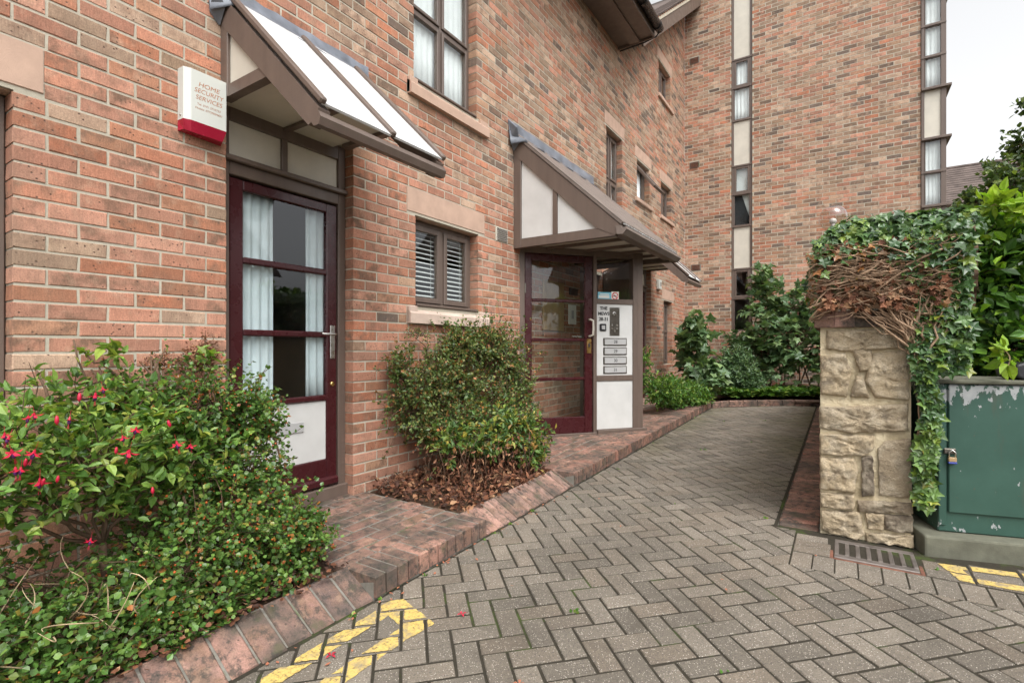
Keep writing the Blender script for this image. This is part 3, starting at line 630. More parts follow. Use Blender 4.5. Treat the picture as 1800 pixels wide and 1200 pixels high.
# ------------------------------------------------------------------ the long brick wing on the left (wall face on x = 0)
CZ = 0.013                                             # height of a bed joint; courses of 75 mm
def cz(k_): return CZ+0.075*k_
bld = thing('apartment_building', (0, 4, 0), 'long salmon brick apartment wing with brown canopies, maroon doors and stone lintels', 'building')
OPEN = [(-0.55, 0.647, 0.9, cz(31)), (1.545, 2.449, 0.1, 2.705), (3.09, 3.955, cz(21), cz(31)), (3.07, 3.93, cz(46), 5.65),
        (6.25, 7.0, 0.2, 2.3), (7.16, 7.82, cz(38), cz(61)), (8.38, 9.28, 0.15, 2.705), (8.52, 9.20, cz(51), cz(60)), (9.90, 10.62, cz(51), cz(60)),
        (9.75, 10.55, cz(82), cz(91)), (10.08, 10.68, cz(12), cz(29))]
STONE = [('lintel', -0.7, 0.751, cz(31), cz(34)), ('lintel', 2.987, 4.061, cz(31), cz(34)), ('window_sill', 2.985, 4.105, cz(19), cz(21)), ('window_sill', 2.99, 4.09, cz(44), cz(46)),
         ('lintel', 7.09, 7.92, cz(61), cz(64)), ('lintel', 8.41, 9.31, cz(60), cz(63)), ('window_sill', 8.42, 9.33, cz(50), cz(51)), ('lintel', 9.82, 10.72, cz(60), cz(63)), ('window_sill', 9.83, 10.74, cz(50), cz(51)),
         ('lintel', 9.66, 10.66, cz(91), cz(94)), ('window_sill', 9.70, 10.70, cz(81), cz(82)), ('lintel', 9.97, 10.80, cz(29), cz(32))]
VENT = [(4.25, 4.475, cz(31), cz(33))]
YA, YB = -0.6, 11.7
def wall_top(y): return 6.05 if y < 7.6 else 6.0+(y-7.6)*0.736
m = MB()
ycut = sorted({YA, YB, 7.6, *[v for o in OPEN for v in (o[0]-0.004, o[1]+0.004)], *[7.6+0.41*i for i in range(1, 10)]}); zcut = sorted({0.0, 10.0, 6.05, *[v for o in OPEN for v in (o[2]-0.004, o[3]+0.004)]})
ycut = [y for y in ycut if YA <= y <= YB]
for y0, y1 in zip(ycut, ycut[1:]):
    for z0, z1 in zip(zcut, zcut[1:]):
        yc, zc = (y0+y1)/2, (z0+z1)/2
        if any(o[0]-0.004 < yc < o[1]+0.004 and o[2]-0.004 < zc < o[3]+0.004 for o in OPEN): continue
        za, zb = min(z1, wall_top(y0)), min(z1, wall_top(y1))
        if max(za, zb) <= z0+1e-4: continue
        za, zb = max(za, z0+1e-4), max(zb, z0+1e-4)
        m.prism([(-0.0035,y0,z0),(-0.0035,y1,z0),(-0.0035,y1,zb),(-0.0035,y0,za)], (-0.2445,0,0))
wall = m.build('wall', 'mortar', bld)
def wall_rnd(y, z):
    """lower courses are an even salmon brick; above first floor level the bricks are a browner, mixed stock"""
    mixd = min(1, max(0, (z-2.5)/0.9))*0.75+min(1, max(0, (y-4.5)/3))*0.38; mixd = min(1, mixd)
    a = random.random()
    if random.random() < 0.12+0.8*mixd: r = random.choice((random.uniform(0.45,0.78), random.uniform(0.3,0.7), random.uniform(0.0,0.5), random.uniform(0.55,0.7), random.uniform(0.74,0.98) if a < 0.25+0.6*mixd else random.uniform(0.2,0.7)))
    else: r = random.uniform(0.0, 0.46)
    return (r, random.random(), random.random()**1.6)
B = Blocks(0.215, 0.065, 0.1, 0.0035, 0.0022, 14, 23)
EXC = OPEN+[s_[1:] for s_ in STONE]+VENT
for k_ in range(0, 125):
    z0 = cz(k_)+0.005; zc = z0+0.0325
    spans = [(YA, YB)]
    for o in EXC:
        if o[2]-0.01 < zc < o[3]+0.01:
            ns = []
            for a, b in spans:
                if o[1] <= a or o[0] >= b: ns.append((a, b)); continue
                if o[0] > a: ns.append((a, o[0]))
                if o[1] < b: ns.append((o[1], b))
            spans = ns
    ph = 0.647+(0.1125 if k_ % 2 == 0 else 0.0)-0.225*7
    for a, b in spans:
        y = ph+math.floor((a-ph)/0.225)*0.225; bs = []
        while y < b:
            p, q = max(y, a), min(y+0.225, b); bs.append([p, q]); y += 0.225
        if len(bs) > 1 and bs[0][1]-bs[0][0] < 0.055: bs[1][0] = bs[0][0]; bs = bs[1:]
        if len(bs) > 1 and bs[-1][1]-bs[-1][0] < 0.055: bs[-2][1] = bs[-1][1]; bs = bs[:-1]
        for p, q in bs:
            p = p if p == a else p+0.005; q = q if q == b else q-0.005
            if zc+0.03 > wall_top((p+q)/2)-0.02 or q-p < 0.03: continue
            yc = (p+q)/2; bias = 0.35 if (zc < 0.9 and yc < 1.6) or 4.7 < yc < 7.2 and zc < 2.4 else 1.0
            B.add((random.uniform(-.0015,.0015), yc, zc+random.uniform(-.001,.001)), (0,1,random.uniform(-.004,.004)), (0,0,1), q-p, 0.065, wall_rnd(yc, zc), bias)
B.build('brick', 'brickwork', 'brick', wall, 300)
for nm, y0, y1, z0, z1 in STONE:
    m = MB()
    if nm == 'lintel':
        m.prism([(0.002,y0+0.004,z0+0.028),(0.002,y0+0.004,z1-0.004),(-0.098,y0+0.004,z1-0.004),(-0.098,y0+0.004,z0),(-0.03,y0+0.004,z0)], (0,y1-y0-0.008,0))
    elif z1-z0 > 0.1:
        m.prism([(0.045,y0+0.004,z0+0.004),(0.045,y0+0.004,z1-0.065),(0.028,y0+0.004,z1-0.045),(-0.09,y0+0.004,z1-0.004),(-0.098,y0+0.004,z0+0.004)], (0,y1-y0-0.008,0))
        for ya, yb in ((y0+0.004, y0+0.10), (y1-0.13, y1-0.004)): m.box((-0.098,ya,z0+0.006), (0.032,yb,z1-0.004), 0.006)
    else: m.box((-0.098,y0+0.004,z0+0.002), (0.04,y1-0.004,z1-0.002), 0.008)
    m.build(nm, 'pale_stone' if (nm == 'window_sill' and y0 < 3.0 and z0 < 2) else 'sandstone', wall)
t = MB(); t.box((-0.08,4.255,cz(31)+0.005), (0.004,4.47,cz(33)-0.005)); vent = t.build('air_vent', 'cream_panel', wall)
y0, y1, z0, z1 = VENT[0]
def vent_brick(parent, O, A, N, w_, h_, n=7, mat='picture_wood'):
    m = MB(); A, N = Vector(A), Vector(N); O = Vector(O)
    for i in range(n):
        m.obox(O+Vector((0,0,-h_/2+h_*(i+0.5)/n))+N*0.006, A, Vector((0,0,1)), w_*0.86, h_/n*0.45, 0.012)
    return m.build('slat', mat, parent)
vent_brick(vent, (0.002,4.3625,(cz(31)+cz(33))/2), (0,1,0), (1,0,0), 0.215, 0.13, 7, 'inner_wall')
# ---- windows
class WF:
    """local frame for joinery: A along, N outwards, O the lower left corner on the frame's front plane"""
    def __init__(s, O, A, N): s.O, s.A, s.N, s.Z = Vector(O), Vector(A).normalized(), Vector(N).normalized(), Vector((0,0,1))
    def p(s, a, z, n=0.0): return s.O+s.A*a+s.Z*z+s.N*n
    def box(s, m, a0, a1, z0, z1, n0, n1, bev=0.004):
        return m.obox(s.p((a0+a1)/2, (z0+z1)/2, (n0+n1)/2), s.A, s.Z, a1-a0, z1-z0, n1-n0, bev)
def light(f, root, a0, a1, z0, z1, fw=0.045, n=0.0, mat='brown_paint', glass='glass', sash=True):
    if sash:
        m = MB()
        f.box(m, a0, a0+fw, z0, z1, n-0.035, n+0.012); f.box(m, a1-fw, a1, z0, z1, n-0.035, n+0.012)
        f.box(m, a0+fw, a1-fw, z0, z0+fw, n-0.035, n+0.0115); f.box(m, a0+fw, a1-fw, z1-fw, z1, n-0.035, n+0.0115); m.build('sash', mat, root)
    else: fw = 0
    m = MB(); f.box(m, a0+fw, a1-fw, z0+fw, z1-fw, n-0.014, n-0.009, 0); m.build('pane', glass, root)
def window(parent, f, w_, h_, mull=(), trans=(), skip=(), sash=True, fw=0.04, glass='glass', sash_w=0.045):
    m = MB(); f.box(m, 0, fw, 0, h_, -0.06, 0); f.box(m, w_-fw, w_, 0, h_, -0.06, 0); f.box(m, fw, w_-fw, 0, fw, -0.06, -0.001); f.box(m, fw, w_-fw, h_-fw, h_, -0.06, -0.001)
    for a in mull: f.box(m, a-fw/2, a+fw/2, fw, h_-fw, -0.06, -0.002)
    xs = [0+fw]+[x for a in mull for x in (a-fw/2, a+fw/2)]+[w_-fw]
    for z in trans:
        for i in range(0, len(xs), 2): f.box(m, xs[i], xs[i+1], z-fw/2, z+fw/2, -0.06, -0.003)
    fr = m.build('window', 'brown_paint', parent)
    zs = [fw]+[x for z in trans for x in (z-fw/2, z+fw/2)]+[h_-fw]; q = 0
    for i in range(0, len(xs), 2):
        for j in range(0, len(zs), 2):
            if q not in skip: light(f, fr, xs[i]+0.002, xs[i+1]-0.002, zs[j]+0.002, zs[j+1]-0.002, sash_w, 0.0, sash=sash, glass=glass)
            q += 1
    return fr
XA = (0,1,0); XN = (1,0,0)
def wwin(o, **kw): return window(bld, WF((-0.095, o[0]+0.003, o[2]+0.003), XA, XN), o[1]-o[0]-0.006, o[3]-o[2]-0.006, **kw)
wwin(OPEN[0]); w0 = OPEN[2]
fr = wwin(w0, mull=(0.4325,))
m = MB(); m.box((-0.10,w0[0]+0.01,w0[2]+0.001), (0.012,w0[1]-0.01,w0[2]+0.022), 0.004); m.build('sill_board', 'brown_paint', fr)
u0 = OPEN[3]; fr = wwin(u0, mull=(0.43,), trans=(0.66,), fw=0.03, sash_w=0.03)
m = MB(); m.box((-0.10,u0[0]+0.01,u0[2]+0.001), (0.012,u0[1]-0.01,u0[2]+0.02), 0.004); m.build('sill_board', 'brown_paint', fr)
wwin(OPEN[5], mull=(0.33,), trans=(1.0,), sash_w=0.04)
o = OPEN[7]; fr = wwin(o, skip=(0,))
# the open, top hung sash of the small first floor window
m = MB(); A = Vector((0,1,0)); D = Vector((math.sin(math.radians(38)), 0, -math.cos(math.radians(38)))); O = Vector((-0.08, o[0]+0.045, o[3]-0.045)); W_, H_ = o[1]-o[0]-0.09, o[3]-o[2]-0.09
for a0, a1, d0, d1 in ((0,0.045,0,H_),(W_-0.045,W_,0,H_),(0.045,W_-0.045,0,0.045),(0.045,W_-0.045,H_-0.045,H_)):
    m.obox(O+A*(a0+a1)/2+D*(d0+d1)/2, A, D, a1-a0, d1-d0, 0.045, 0.004)
m.build('sash', 'brown_paint', fr); m = MB(); m.obox(O+A*W_/2+D*H_/2, A, D, W_-0.09, H_-0.09, 0.005); m.build('pane', 'glass', fr)
wwin(OPEN[8], mull=(0.36,)); wwin(OPEN[9], mull=(0.40,)); wwin(OPEN[10], mull=(0.30,), trans=(0.62,))
# ---- doors in the wall
def door1(y0, y1, detail=True):
    X = -0.085; fr = MB()
    for ya, yb in ((y0+0.002, y0+0.062), (y1-0.062, y1-0.002)): fr.box((X-0.06,ya,0.16), (X,yb,2.70), 0.004)
    fr.box((X-0.06,y0+0.062,2.275), (X+0.001,y1-0.062,2.35), 0.004); fr.box((X-0.02,y0+0.002,2.352), (X+0.03,y1-0.002,2.385), 0.006)
    fr.box((X-0.06,y0+0.062,2.60), (X+0.001,y1-0.062,2.70), 0.004); ym = (y0+y1)/2-0.03; fr.box((X-0.06,ym-0.02,2.387), (X+0.001,ym+0.02,2.60), 0.004)
    fr.box((X-0.06,y0-0.0,0.165), (X+0.03,y1,0.255), 0.006)
    frame = fr.build('door_frame', 'brown_paint', bld)
    for ya, yb in ((y0+0.063, ym-0.021), (ym+0.021, y1-0.063)):
        m = MB(); m.box((X-0.035,ya,2.386), (X-0.02,yb,2.599)); m.build('panel', 'cream_panel', frame)
    L0, L1 = y0+0.068, y1-0.068; d = MB(); n = X-0.012; st = 0.085
    d.box((n-0.045,L0,0.265), (n,L0+st,2.262), 0.006); d.box((n-0.045,L1-st,0.265), (n,L1,2.262), 0.006)
    d.box((n-0.045,L0+st,2.20), (n-0.001,L1-st,2.262), 0.006); d.box((n-0.045,L0+st,0.265), (n-0.001,L1-st,0.45), 0.006)
    d.box((n-0.05,L0-0.002,0.262), (n+0.03,L1+0.002,0.325), 0.015)
    dr = d.build('door', 'maroon_paint', bld)
    for z in (1.774, 1.331, 0.885):
        m = MB(); m.box((n-0.042,L0+st,z-0.02), (n+0.004,L1-st,z+0.02), 0.008); m.build('rail', 'maroon_paint', dr)
    for za, zb in ((1.794,2.20),(1.351,1.754),(0.905,1.311)):
        m = MB(); m.box((n-0.026,L0+st,za), (n-0.021,L1-st,zb)); m.build('pane', 'glass', dr)
    m = MB(); m.box((n-0.03,L0+st,0.45), (n-0.012,L1-st,0.865), 0.002); pn = m.build('panel', 'white_panel', dr)
    if detail:
        yc = (L0+L1)/2; m = MB(); m.box((n-0.013,yc-0.12,0.665), (n-0.004,yc+0.12,0.735), 0.003); m.build('letter_plate', 'plate_grey', dr)
        m = MB(); m.box((n,L1-0.06,1.16), (n+0.008,L1-0.02,1.40), 0.003); m.build('lock_plate', 'steel', dr)
        m = MB(); m.tube([(n+0.008,L1-0.04,1.335),(n+0.045,L1-0.04,1.335),(n+0.05,L1-0.06,1.335),(n+0.05,L1-0.16,1.337)], [0.009,0.009,0.009,0.007], 8); m.build('handle', 'steel', dr, smooth=True)
        m = MB(); m.lathe((n,L1-0.04,0.98), [(0.017,0.0),(0.017,0.006),(0.012,0.01)], 12, 'x'); m.build('lock', 'brass', dr)
    return frame
door1(1.545, 2.449); door1(8.38, 9.28, False)
# ---- mono pitch canopies over those doors
def canopy(y0, y1, name='canopy'):
    ya, yb = y0-0.035, y1-0.042; root = None
    def rafter_pts(yy): return [(0.0,yy,3.215),(0.055,yy,3.205),(0.895,yy,2.375),(0.88,yy,2.335),(0.815,yy,2.31),(0.0,yy,3.085)]
    m = MB(); m.box((0.003,ya,2.652), (0.075,ya+0.062,3.12), 0.003); m.box((0.003,yb-0.062,2.652), (0.075,yb,3.12), 0.003)
    root = m.build(name, 'brown_paint', bld)
    for yy in (ya-0.002, yb-0.066):
        m = MB(); m.prism(rafter_pts(yy), (0,0.066,0)); m.build('rafter', 'brown_paint', root)
        m = MB(); m.box((0.075,yy+0.006,2.652), (0.50,yy+0.058,2.718)); m.build('tie', 'brown_paint', root)
        m = MB(); m.prism([(0.076,yy+0.02,2.72),(0.40,yy+0.02,2.72),(0.076,yy+0.02,3.03)], (0,0.014,0)); m.build('side_panel', 'cream_panel', root)
    ym = y0+0.43
    for a, b in ((ya+0.066, ym-0.02), (ym+0.02, yb-0.068)):
        m = MB(); m.box((-0.084,a,2.675), (0.46,b,2.69)); m.build('soffit', 'cream_panel', root)
    m = MB(); m.box((-0.083,ym-0.02,2.655), (0.46,ym+0.02,2.672)); m.build('batten', 'brown_paint', root)
    m = MB(); m.prism([(0.80,ya-0.004,2.36),(0.86,ya-0.004,2.295),(0.898,ya-0.004,2.295),(0.912,ya-0.004,2.33),(0.895,ya-0.004,2.36)], (0,yb-ya+0.008,0)); m.build('fascia', 'brown_paint', root)
    s = Vector((0.84,0,-0.83)).normalized(); nn = Vector((0.83,0,0.84)).normalized()
    for a, b in ((ya+0.012, ym-0.015), (ym+0.015, yb-0.015)):
        m = MB(); c = Vector((0.50,(a+b)/2,2.795)); m.obox(c, s, Vector((0,1,0)), 1.13, b-a, 0.012); m.build('roof_sheet', 'canopy_sheet', root)
    for yy, ww in ((ya+0.014,0.036), (ym,0.036), (yb-0.016,0.036)):
        m = MB(); c = Vector((0.50,yy,2.805)); m.obox(c+nn*0.004, s, Vector((0,1,0)), 1.15, ww, 0.034, 0.008); m.build('glazing_bar', 'brown_paint', root)
    # lead flashing dressed up the wall and over the top of the sheets
    m = MB(); r = random.Random(2); n = 14; prev = None; yy0, yy1 = ya-0.07, yb+0.175
    for i in range(n+1):
        y = yy0+(yy1-yy0)*i/n; up = 3.325+r.uniform(-.006,.006)
        pr = [(0.004,y,up),(0.010,y,up),(0.018,y,3.27+r.uniform(-.004,.004)),(0.05,y,3.235+r.uniform(-.004,.004)),(0.135+r.uniform(-.006,.006),y,3.16+r.uniform(-.004,.004)),(0.128,y,3.148)]
        if i in (0, n): pr = [(0.004,y,up),(0.008,y,up),(0.012,y,3.25),(0.02,y,3.2),(0.03,y,3.13),(0.02,y,3.12)]
        vs_ = [m.bm.verts.new(p) for p in pr]
        if prev:
            for j in range(len(vs_)-1): m.bm.faces.new((prev[j], prev[j+1], vs_[j+1], vs_[j]))
        prev = vs_
    m.build('lead_flashing', 'lead', root, smooth=True)
    m = MB(); m.prism([(0.004,ya-0.075,3.32),(0.09,ya-0.075,3.23),(0.075,ya-0.02,3.14),(0.004,ya-0.012,3.07),(0.004,ya-0.06,3.12)], (0.008,0.006,0)); m.build('lead_end', 'lead', root)
    return root
canopy(1.545, 2.449); canopy(8.38, 9.28)
# ---- splayed entrance porch with its own pitched canopy
PA, PB = Vector((0,4.72,0)), Vector((0.97,5.93,0)); pd = (PB-PA).normalized(); pn = Vector((pd.y,-pd.x,0)); f = WF(PA, pd, pn); ZP = 0.232
m = MB(); f.box(m, -0.03, 0.055, ZP, 2.37, -0.07, 0.004); f.box(m, 1.42, 1.555, ZP+0.02, 2.37, -0.10, 0.004); f.box(m, 1.475, 1.485, ZP+0.09, 2.3, -0.02, 0.006, 0); f.box(m, 0.898, 0.943, ZP+0.03, 2.30, -0.07, 0.002)
f.box(m, 0.055, 1.42, 2.298, 2.37, -0.07, 0.001); f.box(m, -0.03, 0.943, ZP-0.02, ZP+0.032, -0.08, 0.012); f.box(m, 0.943, 1.60, ZP-0.02, ZP+0.055, -0.10, 0.03)
f.box(m, 0.943, 1.42, 1.752, 1.812, -0.06, 0.0015); f.box(m, 0.943, 1.42, 0.855, 0.92, -0.06, 0.0015); f.box(m, 0.943, 1.42, ZP+0.055, 0.295, -0.06, 0.0015)
porch = m.build('porch', 'brown_paint', bld)
m = MB(); f.box(m, 0.943, 1.42, 1.812, 2.298, -0.035, -0.029, 0); m.build('pane', 'glass', porch)
m = MB(); f.box(m, 0.943, 1.42, 0.295, 0.855, -0.04, -0.012, 0); m.build('panel', 'white_panel', porch)
m = MB(); f.box(m, 0.943, 1.42, 0.92, 1.752, -0.04, -0.012, 0); ep = m.build('entry_panel', 'white_panel', bld)
# door leaf
m = MB(); n = -0.012
f.box(m, 0.06, 0.145, 0.262, 2.294, n-0.045, n, 0.006); f.box(m, 0.795, 0.894, 0.262, 2.294, n-0.045, n, 0.006); f.box(m, 0.145, 0.795, 2.215, 2.294, n-0.045, n-0.001, 0.006); f.box(m, 0.145, 0.795, 0.262, 0.452, n-0.045, n-0.001, 0.006)
ed = m.build('entrance_door', 'maroon_paint', bld)
for z in (1.774, 1.331, 0.887):
    m = MB(); f.box(m, 0.145, 0.795, z-0.018, z+0.018, n-0.042, n+0.003, 0.008); m.build('rail', 'maroon_paint', ed)
for za, zb in ((1.792,2.215),(1.349,1.756),(0.905,1.313),(0.452,0.869)):
    m = MB(); f.box(m, 0.145, 0.795, za, zb, n-0.026, n-0.021, 0); m.build('pane', 'glass', ed)
m = MB(); m.tube([f.p(0.845,1.565,n),f.p(0.845,1.565,n+0.045),f.p(0.87,1.55,n+0.06),f.p(0.872,1.47,n+0.062),f.p(0.87,1.39,n+0.06),f.p(0.845,1.375,n+0.045),f.p(0.845,1.375,n)], 0.012, 10); m.build('pull_handle', 'cream_panel', ed, smooth=True)
m = MB(); m.obox(f.p(0.846,1.262,n+0.004), pd, (0,0,1), 0.055, 0.165, 0.008, 0.002); lk = m.build('lock_plate', 'brass', ed)
m = MB(); m.obox(f.p(0.846,1.27,n+0.010), pd, (0,0,1), 0.026, 0.045, 0.008, 0.004); m.build('keyhole', 'dark_steel', lk)
m = MB(); m.obox(f.p(0.72,1.37,n-0.06), pd, (0,0,1), 0.12, 0.022, 0.012, 0.004); m.build('inside_lever', 'steel', ed)
for z in (1.9, 1.18, 0.5):
    m = MB(); m.obox(f.p(0.058,z,0.004), pd, (0,0,1), 0.018, 0.11, 0.01, 0.002); m.build('hinge', 'dark_steel', ed)
# entry panel: name, intercom, fob reader and four letter plates
N0 = -0.012
for s_, z, hh in (('THE',1.700,0.062), ('MEWS',1.638,0.062), ('28-31',1.574,0.062)): text(s_, 0.054, f.p(1.036,z,N0+0.003), pd, (0,0,1), 'print_black', ep, ext=0.002, bold=0.0008)
m = MB(); m.obox(f.p(1.18,1.548,N0+0.004), pd, (0,0,1), 0.128, 0.33, 0.008, 0.002); ic = m.build('intercom', 'dark_steel', ep)
m = MB(); m.lathe((0,0,0), [(0.022,0.0),(0.022,0.003),(0.018,0.004)], 14); sp = m.build('speaker', 'steel', ic); sp.matrix_basis = Matrix.Translation(f.p(1.172,1.64,N0+0.008)) @ pn.to_track_quat('Z','Y').to_matrix().to_4x4()
for a, z in ((1.145,1.506),(1.21,1.506),(1.145,1.467),(1.21,1.467),(1.18,1.436)):
    m = MB(); m.obox(f.p(a,z,N0+0.010), pd, (0,0,1), 0.022, 0.024, 0.006, 0.003); m.build('button', 'steel', ic)
for a in (1.125, 1.235):
    for z in (1.395, 1.70): m = MB(); m.obox(f.p(a,z,N0+0.009), pd, (0,0,1), 0.009, 0.009, 0.004, 0.002); m.build('screw', 'steel', ic)
m = MB(); m.obox(f.p(1.025,1.478,N0+0.008), pd, (0,0,1), 0.085, 0.085, 0.018, 0.008); fb = m.build('fob_reader', 'black_plastic', ep)
m = MB(); m.obox(f.p(1.025,1.478,N0+0.018), pd, (0,0,1), 0.045, 0.045, 0.003, 0.001); m.build('reader_face', 'plate_grey', fb)
for i, s_ in enumerate(('28','29','30','31')):
    z = 1.31-0.1095*i
    m = MB(); m.obox(f.p(1.186,z,N0+0.004), pd, (0,0,1), 0.312, 0.092, 0.010, 0.006); lp = m.build('letter_plate', 'dark_steel', ep)
    m = MB(); m.obox(f.p(1.186,z,N0+0.011), pd, (0,0,1), 0.284, 0.068, 0.006, 0.003); m.build('flap', 'plate_grey', lp)
    text(s_, 0.05, f.p(1.186,z,N0+0.0152), pd, (0,0,1), 'print_black', lp, ext=0.001)
# hidden return side of the porch
PC = Vector((0,7.12,0)); rd = (PC-PB).normalized(); rn = Vector((rd.y,-rd.x,0)); f2 = WF(PB+pn*(-0.05), rd, rn)
L = (PC-PB).length
m = MB(); f2.box(m, 0.02, 0.08, ZP, 2.37, -0.05, 0.0); f2.box(m, L-0.08, L-0.03, ZP, 2.37, -0.05, 0.0); f2.box(m, 0.08, L-0.08, 2.30, 2.37, -0.05, -0.001); f2.box(m, 0.08, L-0.08, ZP-0.02, 0.92, -0.05, -0.001); m.build('porch_side', 'brown_paint', bld)
m = MB(); f2.box(m, 0.08, L-0.08, 0.92, 1.60, -0.03, -0.024, 0); m.build('porch_side_pane', 'glass', bld)
m = MB(); f2.box(m, 0.08, L-0.08, 1.60, 2.30, -0.045, -0.01, 0); m.build('added_dark_panel', 'inner_wall', bld)  # unseen solid panel, added to darken the porch side pane so reflections show
# porch canopy
y0, y1 = 4.585, 6.45
m = MB(); m.box((0.003,y0,2.31), (0.093,y0+0.07,3.36), 0.003); pc = m.build('porch_canopy', 'brown_paint', bld)
for yy in (y0-0.003, y1-0.07):
    m = MB(); m.prism([(0.0,yy,3.50),(0.05,yy,3.48),(1.22,yy,2.40),(1.215,yy,2.345),(1.15,yy,2.32),(0.96,yy,2.41),(0.0,yy,3.33)], (0,0.072,0)); m.build('rafter', 'brown_paint', pc)
    m = MB(); m.box((0.004 if yy > 5 else 0.0935,yy+0.004,2.312), (1.16,yy+0.066,2.405)); m.build('tie', 'brown_paint', pc)
    m = MB(); m.box((0.48,yy+0.006,2.407), (0.53,yy+0.06,2.90)); m.build('stud', 'brown_paint', pc)
    for pts in ([(0.095,2.408),(0.479,2.408),(0.479,2.90),(0.095,3.27)], [(0.531,2.408),(1.0,2.408),(0.531,2.85)]):
        m = MB(); m.prism([(a,yy+0.022,b) for a, b in pts], (0,0.02,0)); m.build('side_panel', 'white_panel', pc)
m = MB(); m.box((0.003,y0+0.075,2.372), (1.14,y1-0.075,2.384)); m.build('soffit', 'cream_panel', pc)
for yy in (4.98, 5.35, 5.72, 6.08):
    m = MB(); m.box((0.003,yy-0.018,2.340), (1.14,yy+0.018,2.371)); m.build('batten', 'brown_paint', pc)
m = MB(); m.box((1.10,y0+0.07,2.335), (1.165,y1-0.07,2.371)); m.build('batten', 'brown_paint', pc)
m = MB(); m.prism([(1.165,y0-0.01,2.40),(1.175,y0-0.01,2.32),(1.235,y0-0.01,2.315),(1.275,y0-0.01,2.36),(1.27,y0-0.01,2.385),(1.225,y0-0.01,2.37),(1.215,y0-0.01,2.40)], (0,y1-y0+0.05,0)); m.build('gutter', 'porch_tile', pc)
s = Vector((1.17,0,-1.08)).normalized(); nn = Vector((1.08,0,1.17)).normalized()
m = MB(); c = Vector((0.62,(y0+y1)/2,2.975)); m.obox(c, s, (0,1,0), 1.64, y1-y0+0.02, 0.02)
m.build('roof_deck', 'porch_tile', pc)
y = y0+0.01
while y < y1:
    m = MB(); m.obox(Vector((0.62,y+0.03,2.975))+nn*0.017, s, (0,1,0), 1.66, 0.05, 0.02, 0.008); m.build('roof_rib', 'porch_tile', pc); y += 0.0775
for i in range(7):
    m = MB(); yy = y0+0.02+(y1-y0)*i/7; m.obox(Vector((1.205,yy+0.125,2.445)), s, (0,1,0), 0.10, 0.245, 0.014, 0.003); m.build('lead_clip', 'plate_grey', pc)
m = MB(); r = random.Random(4); prev = None; n = 24; ya, yb = y0-0.11, y1+0.22
for i in range(n+1):
    y = ya+(yb-ya)*i/n; up = 3.665+r.uniform(-.004,.004)
    pr = [(0.004,y,up),(0.012,y,up),(0.02,y,3.56),(0.06,y,3.515+r.uniform(-.004,.004)),(0.16+(0.02 if i % 4 < 2 else 0)+r.uniform(-.004,.004),y,3.435),(0.15,y,3.42)]
    if i in (0, n): pr = [(0.004,y,up),(0.010,y,up),(0.016,y,3.55),(0.03,y,3.47),(0.04,y,3.40),(0.03,y,3.39)]
    vs_ = [m.bm.verts.new(p) for p in pr]
    if prev:
        for j in range(len(vs_)-1): m.bm.faces.new((prev[j], prev[j+1], vs_[j+1], vs_[j]))
    prev = vs_
m.build('lead_flashing', 'lead', pc, smooth=True)
m = MB(); m.prism([(0.004,y0-0.115,3.66),(0.10,y0-0.10,3.56),(0.085,y0-0.02,3.43),(0.004,y0-0.01,3.36),(0.004,y0-0.08,3.46)], (0.008,0.006,0)); m.build('lead_end', 'lead', pc)
# ---- eaves, gutter and roof of this wing; rising verge of the taller part beyond
m = MB(); m.box((0.002,-0.6,5.985), (0.56,7.62,6.01)); eav = m.build('soffit_board', 'brown_paint', bld)
m = MB(); m.box((0.20,-0.6,5.955), (0.36,7.61,5.984)); m.build('batten', 'brown_paint', eav)
m = MB(); m.box((0.56,-0.6,5.955), (0.585,7.64,6.14), 0.004); m.build('fascia', 'brown_paint', eav)
m = MB(); m.prism([(0.002,7.622,5.955),(0.56,7.622,5.955),(0.56,7.622,6.14),(0.002,7.622,6.6)], (0,0.022,0)); m.build('box_end', 'brown_paint', eav)
g = MB(); g.tube([(0.655,-0.6,6.07),(0.655,7.66,6.07)], 0.062, 14); gt = g.build('gutter', 'gutter_black', bld, smooth=True)
for y in (6.2, 6.9, 7.55):
    m = MB(); m.tube([(0.655,y-0.02,6.07),(0.655,y+0.02,6.07)], 0.069, 14); m.build('bracket', 'gutter_black', gt)
m = MB(); m.tube([(0.655,7.64,6.02),(0.60,7.66,5.98),(0.40,7.665,5.95),(0.02,7.66,5.94)], 0.012, 6); m.build('cable', 'gutter_black', gt)
m = MB(); m.prism([(0.63,-0.6,6.13),(0.63,-0.6,6.17),(-4.0,-0.6,9.55),(-4.0,-0.6,9.5)], (0,8.2,0)); rf = m.build('roof', 'roof_tile', bld)
# verge over the gable: barge board, mortar bed, tile edges
d = Vector((0,1,0.736)).normalized(); up = Vector((0,-0.736,1)).normalized()
def vp(y, x, off=0.0): return Vector((x, y, 6.0+(y-7.6)*0.736))+up*off
m = MB(); a, b = vp(7.75,0.32), vp(12.4,0.32); m.prism([a-up*0.14, a+up*0.07, b+up*0.07, b-up*0.14], (0.028,0,0)); vg = m.build('barge_board', 'brown_paint', bld)
m = MB(); a, b = vp(7.75,0.0,0.0), vp(12.4,0.0,0.0); m.prism([a, a+up*0.02, b+up*0.02, b], (0.318,0,0)); m.build('verge_soffit', 'brown_paint', vg)
m = MB(); a, b = vp(7.7,0.25,0.07), vp(12.4,0.25,0.07); m.prism([a, a+up*0.055, b+up*0.055, b], (0.112,0,0)); m.build('mortar_bed', 'verge_mortar', vg)
L = (b-a).length; i = 0; q = 0.0
